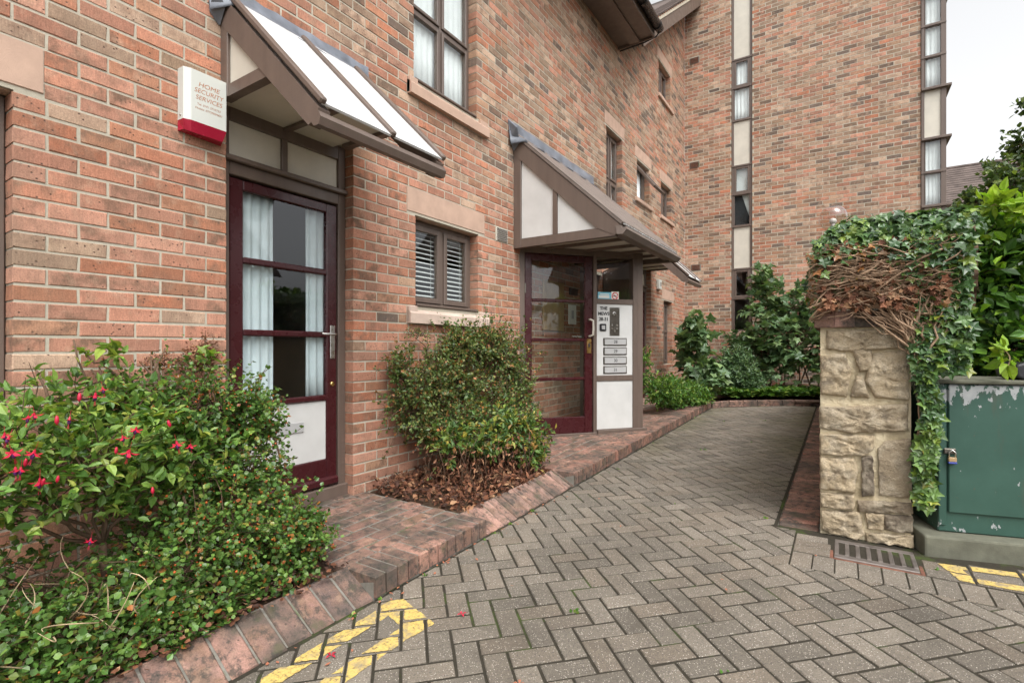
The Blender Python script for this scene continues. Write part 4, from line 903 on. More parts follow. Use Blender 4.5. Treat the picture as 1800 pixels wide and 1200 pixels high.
while q < L:
    m = MB(); c = vp(7.7,0.0,0.155)+d*q; m.obox(c+Vector((0.16,0,0)), Vector((1,0,0)), (d*0.99+up*-0.05), 0.44, 0.31, 0.028, 0.006); m.build('tile', 'roof_tile', vg)
    m = MB(); m.obox(vp(7.7,0.345,0.128)+d*(q+0.02), Vector((1,0,0)), d, 0.05, 0.045, 0.028, 0.004); m.build('tile_end', 'terracotta', vg); q += 0.16
m = MB(); a, b = vp(7.6,-4.0,0.15), vp(12.4,-4.0,0.15); m.prism([a, a+up*0.03, b+up*0.03, b], (3.95,0,0)); m.build('roof', 'roof_tile', bld)
# ---- rooms behind the windows
m = MB()
m.box((-4.0,-0.62,0.10),(-0.25,11.68,0.16)); m.box((-4.0,-0.62,2.72),(-0.25,11.68,2.80)); m.box((-4.0,-0.62,5.66),(-0.25,11.68,5.72)); m.box((-4.05,-0.62,0.1),(-4.0,11.68,6.1))
for y in (-0.62, 1.2, 2.8, 4.62, 7.13, 9.5, 11.62): m.box((-4.0,y,0.16),(-0.25,y+0.05,2.72)); m.box((-4.0,y,2.80),(-0.25,y+0.05,5.66))
m.box((-4.0,9.5,5.72),(-0.25,9.55,7.5)); m.box((-4.0,11.6,5.72),(-0.25,11.65,9.0)); m.box((-4.0,9.5,7.5),(-0.25,11.65,7.55))
m.build('inner_rooms', 'inner_wall', bld)
# ------------------------------------------------------------------ the taller block closing the view (wall face on y = 11.7)
blk = thing('apartment_block', (2, 11.7, 0.2), 'tall brick apartment block behind, with cream panels in narrow window strips', 'building')
XL, XR, ZT, YW = 0.0, 4.165, 10.6, 11.7
ST = (0.975, 1.385, 1.60, ZT)
m = MB()
m.prism([(XL,YW+0.0022,0.1),(ST[0]-0.004,YW+0.0022,0.1),(ST[0]-0.004,YW+0.0022,ZT),(XL,YW+0.0022,ZT)], (0,0.3,0))
m.prism([(ST[1]+0.004,YW+0.0022,0.1),(XR,YW+0.0022,0.1),(XR,YW+0.0022,ZT),(ST[1]+0.004,YW+0.0022,ZT)], (0,0.3,0))
m.prism([(ST[0]-0.004,YW+0.0022,0.1),(ST[1]+0.004,YW+0.0022,0.1),(ST[1]+0.004,YW+0.0022,1.60),(ST[0]-0.004,YW+0.0022,1.60)], (0,0.3,0))
m.prism([(XR-0.3,YW+0.30,0.1),(XR,YW+0.30,0.1),(XR,YW+0.30,ZT),(XR-0.3,YW+0.30,ZT)], (0,7,0))
bw = m.build('wall', 'mortar', blk)
B = Blocks(0.215, 0.065, 0.1, 0.0025, 0.0018, 10, 29); VB = [(0.10,0.32,7.58,7.73),(0.10,0.32,5.25,5.40),(0.13,0.35,2.96,3.11)]
def blk_rnd(x, z):
    a = random.random()
    if a < 0.36: r = random.uniform(0.0,0.40)
    elif a < 0.72: r = random.uniform(0.46,0.66)
    elif a < 0.87: r = random.uniform(0.62,0.76)
    else: r = random.uniform(0.78,0.98)
    return (r, random.random(), random.random()**1.3)
for k_ in range(2, 141):
    zc = cz(k_)+0.0375
    spans = [(XL,XR)]
    for o in [ST, (0.94,1.42,1.525,1.60)]+VB:
        if o[2]-0.01 < zc < o[3]+0.01:
            ns = []
            for a, b in spans:
                if o[1] <= a or o[0] >= b: ns.append((a,b)); continue
                if o[0] > a: ns.append((a,o[0]))
                if o[1] < b: ns.append((o[1],b))
            spans = ns
    ph = -0.05-(0.1125 if k_ % 2 else 0)
    for a, b in spans:
        x = ph+math.floor((a-ph)/0.225)*0.225
        while x < b:
            p, q = max(x,a), min(x+0.225,b); x += 0.225
            p = p if p == a else p+0.005; q = q if q == b else q-0.005
            if q-p < 0.03: continue
            hid = 0.3 if zc < 2.2 or (p > 2.6 and zc < 3.4) else 1.0
            B.add(((p+q)/2, YW+random.uniform(-.0015,.0015), zc), (1,0,random.uniform(-.004,.004)), (0,0,1), q-p, 0.065, blk_rnd(p,zc), hid)
B.build('brick', 'brickwork', 'brick', bw, 300)
for v in VB:
    m = MB(); m.box((v[0]+0.004,YW-0.004,v[2]+0.004),(v[1]-0.004,YW+0.06,v[3]-0.004),0.004); vb = m.build('air_vent', 'dark_mortar', bw)
    vent_brick(vb, ((v[0]+v[1])/2,YW-0.004,(v[2]+v[3])/2), (1,0,0), (0,-1,0), 0.2, 0.12, 5, 'rust')
m = MB(); m.box((0.93,YW-0.05,1.50),(1.43,YW+0.09,1.595),0.008); m.build('window_sill', 'sandstone', bw)
# narrow window strip: cream panels and paired lights
def strip(parent, x0, x1, yf, levels, name='window_strip', shelf=()):
    m = MB(); m.box((x0,yf,levels[0][0]),(x0+0.045,yf+0.07,levels[-1][1]),0.003); m.box((x1-0.045,yf,levels[0][0]),(x1,yf+0.07,levels[-1][1]),0.003)
    st = m.build(name, 'brown_paint', parent)
    for z0, z1, kind in levels:
        m = MB(); m.box((x0-0.004,yf-0.012,z0-0.018),(x1+0.004,yf+0.07,z0+0.018),0.003); m.build('transom', 'brown_paint', st)
        if kind == 'panel': m = MB(); m.box((x0+0.045,yf+0.02,z0+0.018),(x1-0.045,yf+0.03,z1-0.018)); m.build('panel', 'cream_panel', st)
        else:
            ff = WF((x0+0.045, yf+0.012, z0+0.018), (1,0,0), (0,-1,0)); light(ff, st, 0.002, x1-x0-0.092, 0.002, z1-z0-0.038, 0.045 if kind == 'sash' else 0.012, 0.0)
    return st
LV = [(1.60,2.30,'fixed'),(2.30,2.93,'sash'),(2.93,3.84,'panel'),(3.84,4.53,'fixed'),(4.53,5.136,'sash'),(5.136,6.106,'panel'),(6.106,6.808,'fixed'),(6.808,7.414,'sash'),(7.414,9.3,'panel'),(9.3,10.6,'fixed')]
strip(blk, ST[0]+0.003, ST[1]-0.003, YW+0.03, LV)
LV2 = [(1.2,3.77,'panel'),(3.77,4.383,'fixed'),(4.383,4.973,'fixed'),(4.973,5.87,'panel'),(5.87,6.451,'fixed'),(6.451,7.011,'fixed'),(7.011,7.6,'fixed'),(7.6,8.5,'panel'),(8.5,9.4,'fixed')]
bs = strip(blk, 4.168, 4.512, YW-0.02, LV2, 'corner_bay')
m = MB(); m.box((4.44,YW-0.022,1.2),(4.515,YW+0.05,9.4),0.003); m.build('corner_post', 'brown_paint', bs); m = MB(); m.box((4.47,YW+0.052,1.2),(4.513,YW+0.9,9.4)); m.build('bay_side', 'brown_paint', bs)
for z in (3.77, 4.973, 5.87, 7.6):
    m = MB(); m.box((4.165,YW-0.07,z-0.02),(4.585,YW+0.92,z+0.025),0.006); m.build('shelf', 'brown_paint', bs)
m = MB(); m.box((0.2,YW+0.31,0.1),(0.25,YW+3,10)); m.box((3.6,YW+0.31,0.1),(3.65,YW+3,10)); m.box((0.2,YW+3,0.1),(3.9,YW+3.05,10)); m.box((0.2,YW+0.31,3.3),(3.9,YW+3,3.35)); m.box((0.2,YW+0.31,5.6),(3.9,YW+3,5.65)); m.box((3.66,YW+0.9,1.2),(4.54,YW+0.95,9.4)); m.build('inner_rooms', 'inner_wall', blk)
m = MB(); m.prism([(-0.6,YW-0.45,10.55),(-0.6,YW-0.45,10.65),(-0.6,YW+4,13.5),(-0.6,YW+4,13.4)], (5.4,0,0)); m.build('roof', 'roof_tile', blk)
# ------------------------------------------------------------------ curtains, blinds and small fittings
def drape(name, label, cat, p0, p1, z0, z1, mat, folds=6, depth=0.02, group=None, gather=0.0):
    m = MB(); p0, p1 = Vector(p0), Vector(p1); n = folds*6; A = (p1-p0); N = Vector((A.y,-A.x,0)).normalized(); rows = []; r = random.Random(hash(label) % 1000)
    ph = [r.uniform(-.5,.5) for _ in range(folds+1)]
    for j in range(7):
        t = j/6; z = z1+(z0-z1)*t; row = []
        for i in range(n+1):
            u_ = i/n; w_ = math.sin(u_*folds*2*math.pi+ph[int(u_*folds)]*0.6+0.4*math.sin(3*t))*depth*(0.6+0.5*t)
            q = p0+A*(u_*(1-gather*math.sin(math.pi*t)*0.5))+N*w_; row.append(m.bm.verts.new((q.x,q.y,z)))
        rows.append(row)
    for a, b in zip(rows, rows[1:]):
        for i in range(n): m.bm.faces.new((a[i], a[i+1], b[i+1], b[i]))
    o = m.build(name, mat, smooth=True)
    md = o.modifiers.new('thickness', 'SOLIDIFY'); md.thickness = 0.003
    return tag(o, label, cat, group)
drape('curtain', 'pale blue curtain at the hinge side of the maroon door below the alarm box', 'curtain', (-0.158,1.64,0), (-0.158,1.925,0), 0.62, 2.24, 'curtain_cloth', 5, 0.013)
drape('curtain', 'pale blue curtain at the handle side of the maroon door below the alarm box', 'curtain', (-0.158,2.165,0), (-0.158,2.41,0), 0.86, 2.20, 'curtain_cloth', 4, 0.013)
drape('net_curtain', 'white net curtain filling the large first floor window over the stone sill', 'curtain', (-0.15,3.06,0), (-0.15,3.94,0), 3.44, 5.6, 'net_cloth', 12, 0.004)
drape('net_curtain', 'white net curtain in the tall window above the porch roof', 'curtain', (-0.165,7.45,0), (-0.165,7.81,0), 2.9, 4.58, 'net_cloth', 6, 0.012)
drape('net_curtain', 'white net curtain in the small window with the open sash', 'curtain', (-0.17,8.55,0), (-0.17,9.19,0), 3.85, 4.5, 'net_cloth', 6, 0.012)
drape('net_curtain', 'white net curtain in the ground floor window near the wall corner', 'curtain', (-0.165,10.38,0), (-0.165,10.67,0), 0.95, 2.15, 'net_cloth', 4, 0.012)
drape('net_curtain', 'white net curtain in the upper lights of the narrow window strip', 'curtain', (1.0,YW+0.115,0), (1.38,YW+0.115,0), 6.12, 7.42, 'net_cloth', 5, 0.012)
drape('net_curtain', 'pale net curtain high in the corner bay window', 'curtain', (4.18,YW+0.065,0), (4.44,YW+0.065,0), 5.88, 7.6, 'net_cloth', 4, 0.012)
drape('net_curtain', 'pale net curtain low in the corner bay window above the ivy', 'curtain', (4.18,YW+0.065,0), (4.44,YW+0.065,0), 3.8, 4.97, 'net_cloth', 5, 0.012)
m = MB(); m.prism([(1.02,YW+0.105,3.85),(1.37,YW+0.105,3.85),(1.17,YW+0.105,4.52),(1.02,YW+0.105,4.52)], (0,0.02,0)); o = m.build('drawn_curtain', 'dark_cloth'); tag(o, 'dark curtain drawn aside in the middle light of the narrow window strip', 'curtain')
m = MB(); m.box((1.37-0.36,YW+0.13,3.85),(1.38,YW+0.14,5.13)); o = m.build('window_blind', 'net_cloth'); tag(o, 'pale blind behind the dark curtain in the narrow window strip', 'blind')
for (y0, y1), lb in (((3.135,3.495),'white venetian blind in the left casement over the stone sill'), ((3.55,3.91),'white venetian blind in the right casement over the stone sill')):
    t = thing('venetian_blind', (-0.15, (y0+y1)/2, 1.63), lb, 'blind', 'venetian blinds'); z = 1.66
    while z < 2.30:
        m = MB(); m.obox((-0.150,(y0+y1)/2,z), (0,1,0), Vector((0.80,0,-0.6)), y1-y0, 0.026, 0.0016); m.build('slat', 'blind_slat', t); z += 0.0415
    for yy in (y0+0.07, y1-0.07):
        m = MB(); m.tube([(-0.137,yy,1.64),(-0.137,yy,2.31)], 0.0018, 4); m.build('cord', 'blind_slat', t)
    m = MB(); m.box((-0.165,y0,2.30),(-0.135,y1,2.325),0.003); m.build('head_rail', 'blind_slat', t)
# alarm box with its printed name
t = thing('alarm_box', (0, 1.40, 2.39), 'cream burglar alarm box with a red base screwed to the brick wall', 'alarm box')
m = MB(); m.prism([(0.002,1.289,2.45),(0.055,1.292,2.45),(0.07,1.325,2.45),(0.07,1.508,2.45),(0.002,1.512,2.45)], (0,0,0.275)); m.build('case', 'alarm_white', t)
m = MB(); a = [(0.002,1.289,2.4495),(0.056,1.291,2.4495),(0.071,1.325,2.4495),(0.071,1.509,2.4495),(0.002,1.512,2.4495)]; b = [(0.002,1.289,2.395),(0.04,1.30,2.40),(0.056,1.33,2.392),(0.056,1.495,2.392),(0.002,1.512,2.385)]
va = [m.bm.verts.new(p) for p in a]; vb = [m.bm.verts.new(p) for p in b]; m.bm.faces.new(va); m.bm.faces.new(vb[::-1])
for i in range(5): m.bm.faces.new((va[i], va[(i+1)%5], vb[(i+1)%5], vb[i]))
m.build('lens', 'alarm_red', t)
m = MB(); m.lathe((0.03,1.2905,2.475), [(0.007,0.0),(0.007,-0.003),(0.004,-0.006)], 10, 'y'); m.build('screw', 'steel', t)
for s_, z, hh, sx in (('HOME',2.655,0.034,1.15),('SECURITY',2.62,0.034,1.0),('SERVICES',2.583,0.034,1.0),('Tel. 0191 2710733',2.548,0.0155,1.05),('Mobile: 07729004821',2.525,0.0155,1.05)):
    text(s_, hh, (0.0702,1.415,z), (0,1,0), (0,0,1), 'print_orange', t, shear=0.18, sx=sx, ext=0.0004)
t = thing('alarm_box', (0, 9.6, 2.35), 'small white alarm box on the wall under the furthest canopy', 'alarm box')
m = MB(); m.box((0.002,9.60,2.36),(0.06,9.76,2.55),0.008); m.build('case', 'alarm_white', t); m = MB(); m.box((0.0605,9.66,2.42),(0.062,9.73,2.50)); m.build('badge', 'inner_wall', t)
# stickers on the porch side light, notices inside the lobby
m = MB(); m.obox(f.p(1.055,1.85,-0.027), pd, (0,0,1), 0.175, 0.085, 0.0016); o = m.build('window_sticker', 'sticker_blue'); tag(o, 'pale blue sticker on the glass above the intercom panel', 'sticker')
m = MB(); m.obox(f.p(1.055,1.866,-0.0258), pd, (0,0,1), 0.12, 0.012, 0.0006); m.build('print', 'paper', o); m = MB(); m.obox(f.p(1.05,1.838,-0.0258), pd, (0,0,1), 0.14, 0.03, 0.0006); m.build('print', 'paper', o)
m = MB(); m.obox(f.p(1.195,1.852,-0.027), pd, (0,0,1), 0.10, 0.10, 0.0016); o = m.build('no_smoking_sign', 'paper'); tag(o, 'white no smoking sign with a red ring on the glass above the intercom', 'sign')
qz = pn.to_track_quat('Z','Y').to_matrix().to_4x4(); m = MB(); n_ = 24
ri = [(m.bm.verts.new((0.033*math.cos(6.2832*i/n_),0.033*math.sin(6.2832*i/n_),0)), m.bm.verts.new((0.043*math.cos(6.2832*i/n_),0.043*math.sin(6.2832*i/n_),0))) for i in range(n_)]
for i in range(n_): m.bm.faces.new((ri[i][0], ri[i][1], ri[(i+1)%n_][1], ri[(i+1)%n_][0]))
m.obox((0,0,0.0002), (0.7,-0.7,0), (0.7,0.7,0), 0.066, 0.009, 0.0004); p_ = m.build('ring', 'sticker_red', o); p_.matrix_basis = Matrix.Translation(f.p(1.195,1.852,-0.0258)) @ qz
m = MB(); m.obox(f.p(1.19,1.85,-0.0259), pd, (0,0,1), 0.05, 0.009, 0.0004); m.build('print', 'print_black', o)
m = MB(); m.box((0.006,5.88,1.55),(0.018,6.09,1.80)); o = m.build('notice', 'paper'); tag(o, 'white notice pinned to the brick wall inside the glazed porch door', 'notice')
m = MB(); m.box((0.0185,5.95,1.62),(0.0195,6.02,1.73)); m.build('print', 'plate_grey', o)
m = MB(); m.box((0.004,5.2,1.45),(0.03,5.72,2.05),0.006); o = m.build('picture_frame', 'picture_wood'); tag(o, 'wooden notice board frame on the lobby wall behind the porch door', 'frame')
m = MB(); m.box((0.031,5.25,1.5),(0.033,5.67,2.0)); m.build('board', 'picture_wood', o)
m = MB(); m.box((0.004,5.9,1.93),(0.03,6.12,2.02),0.004); o = m.build('notice_plate', 'black_plastic'); tag(o, 'small black plate above the white notice inside the porch', 'notice')
m = MB(); m.box((-0.10,6.26,0.2),(-0.05,6.99,2.29),0.004); o = m.build('inner_door', 'brown_paint', bld)
# ------------------------------------------------------------------ stone boundary wall with its brick cap
YP = 3.68
sw = thing('garden_wall', (3.08, YP, gz(YP)), 'rough sandstone boundary wall end with pale mortar and a brick cap under ivy', 'wall')
m = MB(); m.box((2.865,YP+0.02,0.02),(3.295,10.2,1.355)); m.build('core', 'stone_mortar', sw)
# mortar face, uneven
m = MB(); nx, nz = 22, 56; r = random.Random(9); g = {}
for i in range(nx+1):
    for j in range(nz+1):
        g[i,j] = m.bm.verts.new((2.857+0.446*i/nx, YP+0.014+r.uniform(-.006,.006), 0.05+1.315*j/nz))
for i in range(nx):
    for j in range(nz): m.bm.faces.new((g[i,j], g[i+1,j], g[i+1,j+1], g[i,j+1]))
m.build('mortar_face', 'stone_mortar', sw, smooth=True)
def on_pillar(px, py):
    q = Vector((math.cos(TH), math.sin(TH), 0))*(px-900)/890+Vector((-math.sin(TH), math.cos(TH), 0))+Vector((0,0,1))*(612-py)/890; t_ = YP/q.y
    return (EYE+q*t_)
STONES = [[(1456,582),(1585,580),(1586,611),(1500,616),(1455,613)], [(1444,628),(1484,622),(1494,652),(1488,694),(1444,690)], [(1500,618),(1530,614),(1532,645),(1512,652)], [(1536,624),(1594,618),(1596,700),(1540,698),(1522,668)],
          [(1497,694),(1506,662),(1515,662),(1526,696)], [(1444,716),(1592,712),(1594,756),(1500,760),(1444,752)], [(1444,764),(1534,766),(1534,786),(1520,800),(1444,798)], [(1546,790),(1556,778),(1600,774),(1602,874),(1546,868)],
          [(1444,806),(1500,806),(1506,830),(1500,864),(1444,858)], [(1515,806),(1534,804),(1537,868),(1516,870)], [(1444,866),(1498,870),(1500,894),(1446,890)], [(1510,880),(1602,884),(1602,902),(1512,898)],
          [(1446,898),(1510,902),(1516,938),(1506,946),(1448,932)], [(1524,902),(1552,904),(1552,930),(1526,928)], [(1557,906),(1602,908),(1602,936),(1556,930)], [(1524,936),(1602,942),(1604,962),(1526,950)]]
DARK = {9:0.95, 11:0.75, 14:0.9, 7:0.62}
for si, st in enumerate(STONES):
    c2 = [on_pillar(*p) for p in st]; cc_ = sum(c2, Vector())/len(c2); c2 = [p+(p-cc_).normalized()*0.009 for p in c2]; cx, czz = sum(p.x for p in c2)/len(c2), sum(p.z for p in c2)/len(c2); m = MB(); r = random.Random(si)
    # refine the outline, then rings towards a proud, uneven middle
    out = []
    for i in range(len(c2)):
        p, q = c2[i], c2[(i+1)%len(c2)]; ns = max(1, int((q-p).length/0.022))
        for t_ in range(ns): v = p.lerp(q, t_/ns); out.append((v.x+r.uniform(-.0035,.0035), v.z+r.uniform(-.0035,.0035)))
    rings = []; flat = 0.4 if si == 7 else 1.0
    def relief(x, z, dep):
        q = Vector((x*14, si*3.7, z*24)); h = noise.fractal(q, 0.75, 2.2, 6)
        return YP+dep*(1 if dep > 0 else flat)-flat*(0.017*h+0.008*noise.noise(Vector((x*70, si, z*110))) if dep < 0 else 0)
    for sc, dep in ((1.02,0.02),(1.0,0.004),(0.98,-0.004),(0.93,-0.009),(0.84,-0.012),(0.72,-0.013),(0.58,-0.014),(0.42,-0.014),(0.28,-0.014),(0.14,-0.014)):
        rings.append([m.bm.verts.new((cx+(x-cx)*sc, relief(cx+(x-cx)*sc, czz+(z-czz)*sc, dep), czz+(z-czz)*sc)) for x, z in out])
    for a, b in zip(rings, rings[1:]):
        for i in range(len(a)): m.bm.faces.new((a[i], a[(i+1)%len(a)], b[(i+1)%len(a)], b[i]))
    cv = m.bm.verts.new((cx, relief(cx, czz, -0.014), czz))
    for i in range(len(rings[-1])): m.bm.faces.new((rings[-1][i], rings[-1][(i+1)%len(rings[-1])], cv))
    o = m.build('stone', 'wall_stone', sw, smooth=True); o.color = (DARK.get(si, r.uniform(0,0.55)), r.random(), r.random(), 1)
B = Blocks(0.215, 0.1, 0.1, 0.006, 0.003, 6, 31)
x = 2.825
for i in range(5):
    B.add((x+0.052, YP-0.022, 1.412), (1,0,0), (0,0,1), 0.102, 0.10, rb(0.3,0.7)); x += 0.106
y = YP-0.02
while y < 10:
    B.add((2.828, y+0.052, 1.412), (0,-1,0), (0,0,1), 0.102, 0.10, rb(0.3,0.7)); B.add((3.09, y+0.052, 1.4635), (1,0,0), (0,1,0), 0.53, 0.102, rb(0.3,0.7)); y += 0.106
B.build('cap_brick', 'cap_bricks', 'edge', sw, 60)
# globe lamp on the wall
t = thing('globe_lamp', (2.90, 5.15, 1.5), 'smoked glass globe lamp above the ivy on the boundary wall', 'lamp'); LC = Vector((2.905, 5.2, 2.365))
m = MB(); m.tube([(LC.x,LC.y,1.47),(LC.x,LC.y,LC.z-0.13)], 0.022, 10); m.build('stem', 'black_plastic', t); m = MB(); m.lathe(LC+Vector((0,0,-0.15)), [(0.05,0.0),(0.055,0.02),(0.045,0.05),(0.03,0.07)], 16); m.build('base', 'black_plastic', t)
m = MB(); bmesh.ops.create_uvsphere(m.bm, u_segments=28, v_segments=18, radius=0.108, matrix=Matrix.Translation(LC)); m.build('globe', 'smoked_glass', t, smooth=True)
m = MB(); bmesh.ops.create_uvsphere(m.bm, u_segments=14, v_segments=10, radius=0.028, matrix=Matrix.Translation(LC+Vector((0.0,0,-0.03)))); m.tube([LC+Vector((0,0,-0.09)), LC+Vector((0,0,-0.04))], 0.016, 10); m.build('bulb', 'white_panel', t, smooth=True)
# gully grate
t = thing('drain_grate', (3.1, 3.45, gz(3.45)), 'iron gully grate set in the paving at the foot of the stone pillar', 'grate'); gx0, gx1, gy0, gy1 = 2.93, 3.31, 3.315, 3.63; zg = gz(3.45)-0.004
m = MB(); m.box((gx0-0.02,gy0-0.02,zg-0.25),(gx1+0.02,gy1+0.03,zg-0.13)); m.build('pit', 'pit_dark', t)
for a, b in (((gx0-0.018,gy0-0.016,zg-0.15),(gx0,gy1+0.016,zg-0.001)), ((gx1,gy0-0.016,zg-0.15),(gx1+0.018,gy1+0.016,zg-0.001)), ((gx0,gy0-0.016,zg-0.15),(gx1,gy0,zg-0.001)), ((gx0,gy1,zg-0.15),(gx1,gy1+0.016,zg-0.001))):
    m = MB(); m.box(a, b, 0.002); m.build('kerb_frame', 'rust', t)
m = MB(); m.box((gx0+0.003,gy0+0.003,zg-0.03),(gx1-0.003,gy0+0.055,zg+0.004),0.003); m.build('rim', 'grate_iron', t); m = MB(); m.box((gx0+0.003,gy1-0.055,zg-0.03),(gx1-0.003,gy1-0.003,zg+0.004),0.003); m.build('rim', 'grate_iron', t)
for i in range(8):
    x = gx0+0.003+(gx1-gx0-0.006-0.022)*i/7; m = MB(); m.box((x,gy0+0.055,zg-0.03),(x+0.022,gy1-0.055,zg+0.004),0.003); m.build('bar', 'grate_iron', t)
# green electricity cabinet on its plinth
ca = math.radians(15); CA = Vector((math.cos(ca), math.sin(ca), 0)); CN = Vector((math.sin(ca), -math.cos(ca), 0)); fo = WF((3.425, 3.72, 0), CA, CN)
m = MB(); m.prism([fo.p(-0.10,0.02,0.10), fo.p(1.5,0.02,0.10), fo.p(1.5,0.205,0.10), fo.p(-0.10,0.20,0.10)], CN*-0.62); o = m.build('plinth', 'plinth_concrete')
bv = o.modifiers.new('edge', 'BEVEL'); bv.width = 0.012; bv.segments = 2; tag(o, 'mossy concrete plinth under the green cabinet', 'plinth')
t = thing('utility_cabinet', fo.p(0.6,0.2,-0.2), 'chipped green metal utility cabinet with a padlock beside the stone pillar', 'cabinet')
m = MB(); fo.box(m, 0.0, 1.30, 0.203, 1.035, -0.45, 0.0, 0.006); m.build('body', 'cabinet_green', t)
m = MB(); fo.box(m, 0.045, 1.25, 0.315, 1.03, 0.001, 0.014, 0.004); dr = m.build('door', 'cabinet_green', t)
m = MB(); fo.box(m, -0.03, 1.33, 1.037, 1.06, -0.48, 0.03, 0.006); m.build('lid', 'plinth_concrete', t)
m = MB(); fo.box(m, 0.0, 0.036, 0.24, 1.02, 0.001, 0.010, 0.003); m.build('hinge_strip', 'cabinet_green', t)
m = MB(); fo.box(m, 0.02, 0.075, 0.645, 0.675, 0.014, 0.024, 0.003); m.build('hasp', 'dark_steel', dr)
t = thing('padlock', fo.p(0.055,0.6,0.03), 'small worn padlock with a blue base hanging on the green cabinet door', 'padlock')
m = MB(); m.tube([fo.p(0.04,0.625,0.03),fo.p(0.04,0.655,0.03),fo.p(0.055,0.668,0.03),fo.p(0.07,0.655,0.03),fo.p(0.07,0.625,0.03)], 0.004, 8); m.build('shackle', 'steel', t, smooth=True)
m = MB(); fo.box(m, 0.036, 0.074, 0.603, 0.628, 0.02, 0.036, 0.003); m.build('body', 'picture_wood', t); m = MB(); fo.box(m, 0.035, 0.075, 0.592, 0.602, 0.019, 0.037, 0.002); m.build('base', 'blue_plastic', t)
m = MB(); pr = [(0.36,1.115,-0.02),(0.37,1.075,-0.02),(0.40,1.062,-0.02),(0.80,1.062,-0.02),(0.80,1.165,-0.02),(0.40,1.155,-0.02),(0.365,1.145,-0.02)]
m.prism([fo.p(*p) for p in pr], CN*-0.2); o = m.build('plastic_tray', 'black_plastic'); bv = o.modifiers.new('edge', 'BEVEL'); bv.width = 0.012; bv.segments = 3; tag(o, 'black plastic object lying on top of the green cabinet', 'container')
# ------------------------------------------------------------------ house and trees beyond, houses across the road
hs_ = thing('house', (9.5, 31, 0.5), 'distant house with a dark tiled roof behind the right hand tree', 'house')
m = MB(); m.box((4.5,29.5,0),(16,37,6.6)); m.build('wall', 'house_brick', hs_)
m = MB(); m.prism([(4.2,29.2,6.5),(16.3,29.2,6.5),(16.3,33.2,10.2),(4.2,33.2,10.2)], (0,0.1,-0.12)); hr = m.build('roof', 'roof_tile', hs_)
m = MB(); m.prism([(4.2,33.2,10.2),(16.3,33.2,10.2),(16.3,37.2,6.5),(4.2,37.2,6.5)], (0,-0.1,-0.12)); m.build('roof', 'roof_tile', hs_)
for i in range(26):
    q = i/26; m = MB(); m.obox((10.25,29.2+4*q,6.5+3.7*q+0.035), (1,0,0), Vector((0,4,3.7-0.55)), 12.1, 0.235, 0.05); m.build('tile_course', 'roof_tile', hr)
m = MB(); m.tube([(4.2,33.2,10.22),(16.3,33.2,10.22)], 0.1, 8); m.build('ridge', 'roof_tile', hr)
for x, q in ((6.9,0.62),(9.6,0.75)):
    m = MB(); bmesh.ops.create_uvsphere(m.bm, u_segments=12, v_segments=8, radius=0.22, matrix=Matrix.Translation((x,29.2+4*q,6.58+3.7*q))); m.build('roof_vent', 'plate_grey', hr, smooth=True)
def road_house(y0, y1, x0, label):
    t = thing('house', (x0, (y0+y1)/2, 0), label, 'house'); m = MB(); m.box((x0,y0,0),(x0+7,y1,3.9)); m.build('wall', 'house_brick', t)
    m = MB(); m.prism([(x0-0.4,y0-0.3,3.75),(x0+3.5,y0-0.3,7.4),(x0+7.4,y0-0.3,3.75)], (0,y1-y0+0.6,0)); rf = m.build('roof', 'roof_tile', t)
    for i in range(20):
        q = i/20; m = MB(); m.obox((x0-0.4+3.9*q,(y0+y1)/2,3.79+3.65*q), (0,1,0), Vector((3.9,0,3.65+0.3)), y1-y0+0.6, 0.28, 0.03); m.build('tile_course', 'roof_tile', rf)
    for q in (0.25, 0.6):
        y = y0+(y1-y0)*q; m = MB(); m.obox((x0+1.6,y,5.70), (0,1,0), Vector((3.9,0,3.65)), 0.8, 1.0, 0.12); m.build('roof_light', 'white_panel', rf)
        m = MB(); m.box((x0-0.03,y-0.6,1.2),(x0+0.02,y+0.6,2.5)); wn = m.build('window', 'white_panel', t); m = MB(); m.box((x0-0.04,y-0.53,1.27),(x0-0.031,y+0.53,2.43)); m.build('pane', 'dark_cloth', wn)
road_house(1.5, 10.0, 13.5, 'brick house across the way, seen mirrored in the porch door glass')
# ------------------------------------------------------------------ plants
def add_leaves(name, blobs, ntwig, nleaf, smin, smax, T, mat, parent, twigmat='bark', twigfrac=0.5, parts=0, partmat=None, partname='leaf', rskew=1.0, r0=0.003, **kw):
    P, D, N, S, TW = twig_leaves(blobs, ntwig, nleaf, None, smin, smax, **kw); R = rng.random(len(P))**rskew
    if parts:
        mk = leaf_parts(partname, P, D, N, S, T, partmat, parent, R, parts); P, D, N, S, R = P[mk], D[mk], N[mk], S[mk], R[mk]
    leaf_obj(name, P, D, N, S, T, mat, parent, R)
    if twigfrac: twig_mesh('twigs', TW, twigmat, parent, twigfrac, r0, 0.0012)
    return P
def berries(parent, P, n, rad, mat='berry'):
    idx = rng.choice(len(P), n); m = MB(); 
    for i in idx:
        bmesh.ops.create_icosphere(m.bm, subdivisions=1, radius=rad*random.uniform(0.7,1.2), matrix=Matrix.Translation(Vector(P[i])+Vector(rng.normal(size=3)*0.012)))
    return m.build('berries', mat, parent, kind='stuff', smooth=True)
